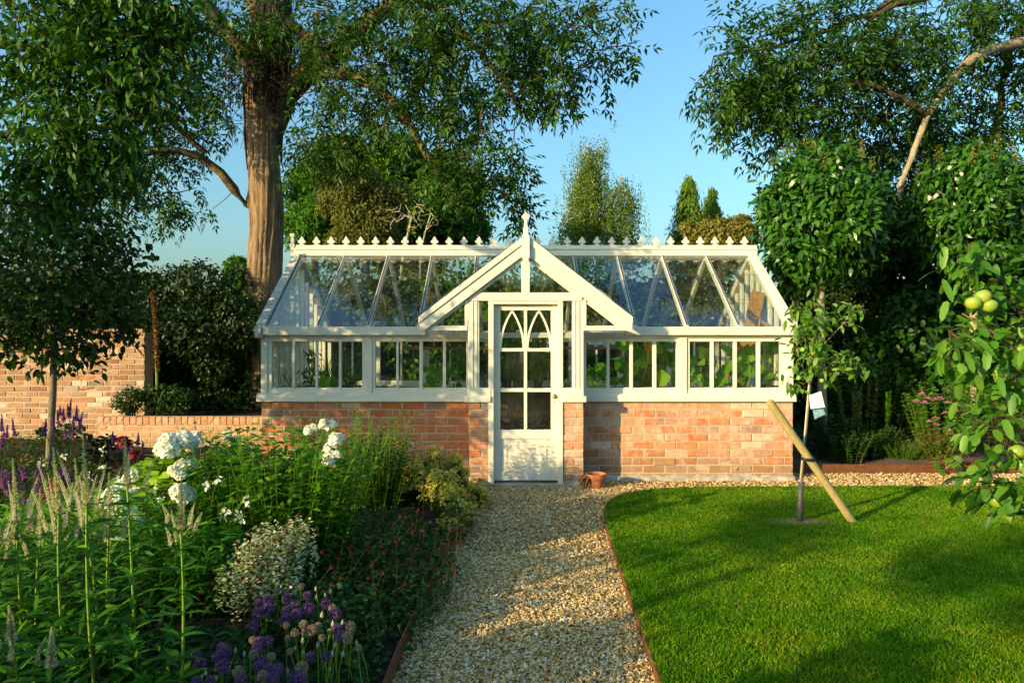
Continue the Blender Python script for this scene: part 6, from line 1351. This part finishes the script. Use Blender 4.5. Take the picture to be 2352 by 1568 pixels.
# butterfly on the wall
t = thing('butterfly', 'small orange butterfly resting on the sunlit brick wall', 'butterfly', AT(1686, 1077, 7.57)); mb = MB(); c = AT(1686, 1077, 7.575)
mb.add([c, c+(.022, -.004, .018), c+(.03, -.006, .0), c+(.012, -.003, -.006), c+(-.004, -.004, .016), c+(.004, -.02, .02)], [[0, 1, 2, 3], [0, 4, 5]]); mb.build('wings', 'flower_orange', t); mb = MB(); mb.tube([c+(-.004, -.003, -.008), c+(.01, -.004, .012)], [.002, .001], 5); mb.build('body', 'bark_dark', t)
# ================================================================== unseen shrubs added beside the viewer to shade the foreground
for i, (c, R, n) in enumerate((((-2.75, 1.05, .62), (.75, .5, .62), 7000), ((-1.9, .3, .7), (.75, .4, .72), 7000), ((-4.2, 1.0, .6), (.8, .5, .6), 6000), ((-.95, -.15, .75), (.55, .3, .78), 6000))):
    shrub('shrub', ['rounded shrub in the bed beside the viewer, out of the frame', 'shrub left of the viewer and nearest the path, out of the frame', 'shrub farthest left in the bed beside the viewer, out of the frame', 'small shrub at the viewer on the bed edge, out of the frame'][i], c, R, n, .07, .035, 'leaf_cover', 441+i, k=16, group='shrubs beside the viewer')
# ================================================================== things inside the greenhouse
def pot(mb, c, R, h): mb.lathe(c, [(.001, 0), (R*.74, 0), (R*.95, h*.86), (R*1.06, h*.87), (R*1.08, h), (R*.96, h), (R*.9, h*.82), (.001, h*.82)], 18)
POTG = 'potted plants inside the greenhouse'
def potted(label, u, Y, pm, R, h, z=BZ):
    x = XU(u, Y); t = thing('potted_plant', label, 'plant', (x, Y, z), POTG); mb = MB(); pot(mb, (x, Y, z), R, h); mb.build('pot', pm, t); return t, np.array((x, Y, z+h*.8))
def blades(t, c, n, L, W, lm, r, spread=.35, droop=.35, name='leaves'):
    mb = MB(); p = c + np.c_[r.normal(0, .03, (n, 2)), np.zeros(n)]; d = np.c_[r.normal(0, spread, (n, 2)), np.ones(n)]; add_leaves(mb, p, d, rdir(r, n), L*r.uniform(.6, 1.1, n), W, 'l', fold=.05, droop=droop); mb.build(name, lm, t, kind='stuff')
def lobed(mb, c, nr, R, r, lobes=5):
    n = 26; nr = unit(np.asarray(nr, float)); a = unit(np.cross(nr, rdir(r, 1)[0])); b = np.cross(nr, a); V = [c - nr*R*.12]
    for k in range(n):
        th = 2*PI*k/n; q = R*(.80 + .20*abs(math.cos(lobes*th/2))) * (.55 if k in (0,) else 1); V.append(c + (a*math.cos(th) + b*math.sin(th))*q + nr*R*.10*math.cos(2*th+1))
    mb.add(V, [[0, 1+k, 1+(k+1) % n] for k in range(n)])
def squash(t, c, n, H, R, r, spread=.22, lm='leaf_squash', lob=5, face=(0, -.8, .5)):
    p = c + np.c_[r.normal(0, spread, n), r.normal(0, .07, n), r.uniform(.12, 1, n)*H]; mb = MB()
    for q in p: lobed(mb, q, np.array(face) + r.normal(0, .35, 3), R*r.uniform(.6, 1.15), r, lob)
    mb.build('leaves', lm, t, kind='stuff'); mb = MB(); stems(mb, np.repeat(c[None], n, 0), p, .007, .004, r.normal(0, .03, (n, 3)), n=5); mb.build('stems', 'stem_green', t, kind='stuff')
r = rs(500); Y0 = 8.05
t, c = potted('blue grey pot of leafy seedlings in the left window', 715, Y0, 'blue_pot', .085, .13); mb = MB(); p = c + np.c_[r.normal(0, .05, 40), r.normal(0, .04, 40), r.uniform(0, .42, 40)]; rosette(mb, p, np.array((0, 0, 1.))*np.ones((40, 1)), r, 4, .07, .03, .02, 'o', upb=1.); mb.build('leaves', 'leaf_phlox', t, kind='stuff'); mb = MB(); stems(mb, np.repeat(c[None], 12, 0), c + np.c_[r.normal(0, .05, (12, 2)), r.uniform(.3, .45, 12)], .004, .002); mb.build('stems', 'stem_green', t, kind='stuff')
t, c = potted('small terracotta pot with wispy reeds in the leftmost pane', 665, Y0, 'terracotta', .06, .10); blades(t, c, 22, .5, .006, 'leaf_phlox', r, .28)
t, c = potted('terracotta pot with a low tuft beside the blue pot', 690, Y0-.05, 'terracotta', .065, .09); blades(t, c, 40, .12, .01, 'leaf_cover', r, .8)
t, c = potted('dark tub of tall green reeds in the left window', 752, Y0+.1, 'black_pot', .11, .14); blades(t, c, 70, .60, .008, 'leaf_phlox', r, .26)
blades(t, c, 40, .42, .009, 'leaf_straw', r, .5, .6, 'dry_leaves')
t, c = potted('black pot of grassy straw coloured leaves in the fourth pane', 805, Y0+.05, 'black_pot', .12, .13); blades(t, c, 60, .50, .008, 'leaf_phlox', r, .45); blades(t, c, 70, .38, .010, 'leaf_straw', r, .7, .6, 'dry_leaves')
t, c = potted('black pot with a broad dark leaf in the third pane', 745, Y0-.12, 'black_pot', .09, .12); squash(t, c, 6, .22, .085, r, .07)
t, c = potted('tiny dark pot in the leftmost corner pane', 642, Y0+.0, 'black_pot', .06, .09); blades(t, c, 14, .45, .004, 'leaf_cover', r, .3)
t, c = potted('wide black tray pot at the middle post', 870, Y0+.1, 'black_pot', .12, .11); blades(t, c, 12, .14, .008, 'leaf_dead', r, .6)
t, c = potted('bright green maple seedling in the second window', 1000, Y0-.02, 'black_pot', .07, .07, BZ-.02); squash(t, c, 30, .30, .05, r, .075, 'leaf_squash', 3)
t, c = potted('climbing leafy plant at the left side of the porch', 1052, Y0+.1, 'black_pot', .08, .08, BZ-.02); mb = MB(); p = c + np.c_[r.normal(0, .07, 70), r.normal(0, .05, 70), r.uniform(0, .7, 70)]; rosette(mb, p, np.array((0, 0, 1.))*np.ones((70, 1)), r, 4, .05, .03, .03, 'o', upb=1.); mb.build('leaves', 'leaf_phlox', t, kind='stuff'); mb = MB(); stems(mb, np.repeat(c[None], 6, 0), c + np.c_[r.normal(0, .07, (6, 2)), r.uniform(.5, .75, 6)], .004, .002); mb.build('stems', 'stem_green', t, kind='stuff')
# right side: squash plants
t, c = potted('black pot of dark herbs in the pane right of the porch', 1370, Y0, 'black_pot', .09, .08, BZ-.02); mb = MB(); p = c + np.c_[r.normal(0, .07, 60), r.normal(0, .05, 60), r.uniform(0, .3, 60)]; rosette(mb, p, np.array((0, 0, 1.))*np.ones((60, 1)), r, 5, .035, .02, .02, 'o', upb=1.); mb.build('leaves', 'leaf_phlox', t, kind='stuff'); mb = MB(); stems(mb, np.repeat(c[None], 20, 0), p[:20], .003, .002); mb.build('stems', 'stem_green', t, kind='stuff')
t, c = potted('big squash plant with a yellow flower in the third window', 1470, Y0+.05, 'terracotta', .11, .11, BZ-.02); squash(t, c, 26, .56, .10, r, .17)
mb = MB(); c2 = AT(1488, 808, 7.92); a = np.arange(6)*PI/3; add_leaves(mb, np.repeat(c2[None], 6, 0), np.c_[np.cos(a)*.55, np.sin(a)*.55-.3, np.ones(6)], rdir(r, 6), .13, .05, 'l', mid=True, fold=.15, droop=-.05); mb.tube([c, c2 - np.array((0, 0, .1)), c2], [.007, .007, .012], 6); mb.build('yellow_flower', 'flower_orange', t, label='open yellow orange squash flower')
mb = MB(); lobed(mb, AT(1520, 868, 7.88), (0, -1, .1), .10, r, 4); lobed(mb, AT(1470, 836, 7.9), (0, -.6, .8), .09, r, 4); lobed(mb, AT(1455, 848, 7.9), (.2, -.8, .5), .07, r, 4); mb.build('pale_leaves', 'leaf_lime', t, kind='stuff')
mb = MB(); n = 60; b = c + np.c_[r.normal(0, .15, n), r.normal(0, .04, n), r.uniform(0, .2, n)]; stems(mb, b, b + np.c_[r.normal(0, .1, n), r.normal(0, .04, n), r.uniform(.05, .2, n)], .003, .002, r.normal(0, .03, (n, 3))); mb.build('tendrils', 'stem_green', t, kind='stuff')
t, c = potted('squash plant in a black pot left of the last mullion group', 1545, Y0, 'black_pot', .10, .12, BZ-.01); squash(t, c, 11, .42, .085, r, .08)
t, c = potted('black pot of leafy marrow in the first pane of the right window', 1612, Y0-.02, 'black_pot', .085, .10, BZ); squash(t, c, 14, .46, .08, r, .09)
t, c = potted('black pot of pale stemmed marrow in the third pane of the right window', 1712, Y0-.02, 'black_pot', .095, .09, BZ); squash(t, c, 9, .5, .09, r, .10)
t, c = potted('black pot of marrow in the last pane by the corner', 1772, Y0, 'black_pot', .12, .14, BZ); squash(t, c, 14, .5, .085, r, .09)
t, c = potted('clear plastic tub with a curling leaf in the second pane of the right window', 1662, Y0-.02, 'grey_pot', .12, .14, BZ); squash(t, c, 6, .45, .09, r, .10)
# planks leaning in the right corner
for i, (a, b, w, lab) in enumerate(((AT(1690, 905, 8.22), AT(1742, 670, 8.27), .10, 'long weathered plank leaning highest in the right corner'), (AT(1650, 905, 8.25), AT(1722, 740, 8.40), .09, 'dark edged plank leaning left of the longest one'), (AT(1690, 910, 8.16), AT(1758, 740, 8.18), .10, 'shorter plank leaning in front of the others'))):
    mb = MB(); mb.beam(a, b, .16 if i == 0 else w, .03, (0, -1, .3)); mb.build('plank', 'timber', bevel=.003, label=lab, cat='plank', group='planks leaning inside the greenhouse')
# bottles on the shelf
zs = ZV(796, 9.5)
for i, (u, m, R, h, lab) in enumerate(((1358, 'plastic_blue', .045, .14, 'blue bottle leftmost on the shelf'), (1369, 'plastic_white', .038, .15, 'white labelled bottle next to the blue one'), (1379, 'plastic_green', .05, .14, 'green canister on the shelf'), (1390, 'plastic_white', .04, .13, 'white tub right of the green canister'), (1408, 'plastic_teal', .035, .16, 'teal bottle in the middle of the shelf'), (1420, 'plastic_blue', .03, .13, 'small blue bottle near the shelf end'), (1430, 'plastic_white', .045, .14, 'white bottle at the right end of the shelf'))):
    Y = 9.6; c = (XU(u, Y), Y, zs); t = thing('bottle', lab, 'bottle', c, 'bottles on the greenhouse shelf'); mb = MB(); mb.lathe(c, [(.001, 0), (R, 0), (R, h*.7), (R*.8, h*.82), (R*.4, h*.86), (R*.4, h*.9)], 14); mb.build('body', m, t, smooth=False); mb = MB(); mb.lathe((c[0], c[1], c[2]+h*.9), [(R*.45, 0), (R*.45, h*.12), (.001, h*.13)], 10); mb.build('cap', 'black_pot' if i % 2 else 'plastic_white', t)
    if m != 'plastic_white': mb = MB(); mb.lathe((c[0], c[1], c[2]+h*.2), [(R*1.01, 0), (R*1.02, .001), (R*1.02, h*.3), (R*1.01, h*.301)], 14); mb.build('paper_label', 'card_cream', t)
# tray pots on the shelf left of the door
for i, u in enumerate((975, 1010, 1045, 1085)):
    Y = 9.62; t = thing('potted_plant', ['first dark shelf pot with trailing roots', 'second dark shelf pot', 'third dark shelf pot with trailing shoots', 'dark shelf pot nearest the porch'][i], 'plant', (XU(u, Y), Y, zs), POTG); mb = MB(); pot(mb, (XU(u, Y), Y, zs), .085, .13); mb.build('pot', 'black_pot', t); n = 24; b = np.array((XU(u, Y), Y-.06, zs+.12)) + r.normal(0, .04, (n, 3)); mb = MB(); stems(mb, b, b + np.c_[r.normal(0, .05, (n, 2)), r.uniform(-.4, .15, n)], .002, .001, np.array((0, -.06, .05))*np.ones((n, 1))); mb.build('trailing_stems', 'stem_dark', t, kind='stuff')
# behind the door: tomato foliage, grasses, a wire tray, dry twigs, pots
t = thing('tomato_plant', 'leafy tomato plant hanging behind the arched panes of the door', 'plant', (.1, 8.7, .04)); n = 150; p = in_blobs([(AT(1175, 765, 8.6), (.18, .15, .2), 1), (AT(1240, 765, 8.6), (.15, .15, .22), 1), (AT(1240, 830, 8.6), (.12, .1, .15), .7), (AT(1200, 735, 8.7), (.3, .2, .12), .8)], n, r); mb = MB(); rosette(mb, p, rdir(r, n), r, 6, .075, .045, .05, 'o', down=.6, upb=1.); mb.build('leaves', 'leaf_phlox', t, kind='stuff'); mb = MB(); b = np.stack([.1+r.normal(0, .15, 12), 8.7+r.normal(0, .05, 12), np.full(12, .04)], 1); stems(mb, b, p[:12], .006, .003); mb.build('stems', 'stem_green', t, kind='stuff')
for i, (u, lab) in enumerate(((1163, 'left pot of tall grass behind the door'), (1190, 'middle pot of tall grass behind the door'), (1235, 'right pot of tall grass behind the door'))):
    Y = 9.7; x = XU(u, Y); t = thing('potted_plant', lab, 'plant', (x, Y, .89), POTG); mb = MB(); pot(mb, (x, Y, .89), .08, .12); mb.build('pot', 'black_pot', t); blades(t, np.array((x, Y, 1.0)), 90, .5, .008, 'leaf_phlox', r, .25)
t, c = potted('white pot with a grey green tuft in the left porch sidelight', 1113, 8.3, 'grey_pot', .06, .12, .92); blades(t, c, 40, .24, .008, 'leaf_silver', r, .3)
MB().box(c[0]-.15, c[0]+.15, 8.2, 8.4, .89, .92).box(c[0]-.13, c[0]-.09, 8.22, 8.26, .04, .89).box(c[0]+.09, c[0]+.13, 8.22, 8.26, .04, .89).box(c[0]-.13, c[0]-.09, 8.34, 8.38, .04, .89).box(c[0]+.09, c[0]+.13, 8.34, 8.38, .04, .89).build('plant_stand', 'timber_shelf', label='small plant stand behind the left porch sidelight', cat='stand')
t, c = potted('green seedling in the right porch sidelight', 1303, 8.2, 'terracotta', .07, .10, .86); mb = MB(); p = c + np.c_[r.normal(0, .04, 12), r.normal(0, .04, 12), r.uniform(0, .12, 12)]; rosette(mb, p, np.array((0, 0, 1.))*np.ones((12, 1)), r, 3, .07, .03, .02, 'o', upb=1.); mb.build('leaves', 'leaf_phlox', t, kind='stuff')
x0 = c[0]; MB().box(x0-.16, x0+.16, 8.1, 8.3, .83, .86).box(x0-.14, x0-.1, 8.12, 8.16, .04, .83).box(x0+.1, x0+.14, 8.12, 8.16, .04, .83).box(x0-.14, x0-.1, 8.24, 8.28, .04, .83).box(x0+.1, x0+.14, 8.24, 8.28, .04, .83).build('plant_stand', 'timber_shelf', label='small plant stand behind the right porch sidelight', cat='stand')
mb = MB(); n = 60; b = np.array((.1, 9.2, .3)) + r.normal(0, 1, (n, 3))*np.array((.2, .1, .1)); stems(mb, b, b + np.c_[r.normal(0, .25, n), r.normal(0, .08, n), r.normal(0, .12, n)], .008, .003, r.normal(0, .04, (n, 3))); mb.build('twig_heap', 'bark_dark', label='heap of dark dry twigs behind the lower door panes', cat='twigs', kind='stuff')
t = thing('red_bowl', 'red plastic bowl behind the lower right door pane', 'bowl', (.45, 9.0, .04)); mb = MB(); mb.lathe((.45, 9.0, .34), [(.001, 0), (.1, 0), (.15, .1), (.16, .1), (.14, .1), (.09, .02), (.001, .02)], 20); mb.build('bowl', 'terracotta', t); mb = MB(); mb.lathe((.45, 9.0, .04), [(.14, 0), (.14, .3), (.001, .3)], 16); mb.build('upturned_tub', 'black_pot', t)
# wire rack on the rear bench
t = thing('wire_rack', 'thin wire rack on the bench behind the door', 'rack', (.2, 9.6, .89)); mb = MB()
for z in (.91, .96): mb.tube([(-.25, 9.57, z), (.30, 9.57, z)], .003, 5)
for x in np.linspace(-.25, .30, 5): mb.tube([(x, 9.57, .89), (x, 9.57, .97)], .003, 5)
mb.build('wires', 'wire', t, kind='stuff')
# dried bunches hanging in the roof
for i, (u, v0, v1, Y, lab) in enumerate(((770, 705, 755, 8.5, 'drooping bunch of straw hanging in the second roof bay'), (873, 675, 750, 8.6, 'long bunch of dried stems hanging in the third roof bay'), (985, 670, 745, 8.7, 'dried plant bunch hanging near the porch roof'))):
    t = thing('dried_bunch', lab, 'dried plant', AT(u, v1, Y)); a = AT(u, v0, Y); n = 150; e = a + np.c_[r.normal(0, .05, n), r.normal(0, .04, n), -r.uniform(.15, (v1-v0)*Y/FPX, n)]; mb = MB(); stems(mb, np.repeat(a[None], n, 0), e, .002, .002, np.c_[r.normal(0, .05, (n, 2)), np.full(n, .04)]); mb.build('stalks', 'leaf_straw', t, kind='stuff')
    zt_ = roofz(min(Y, 2*RY-Y))-.05; mb = MB(); mb.tube([a, (a[0], a[1], zt_)], .0015, 4); mb.build('string', 'leaf_straw', t)
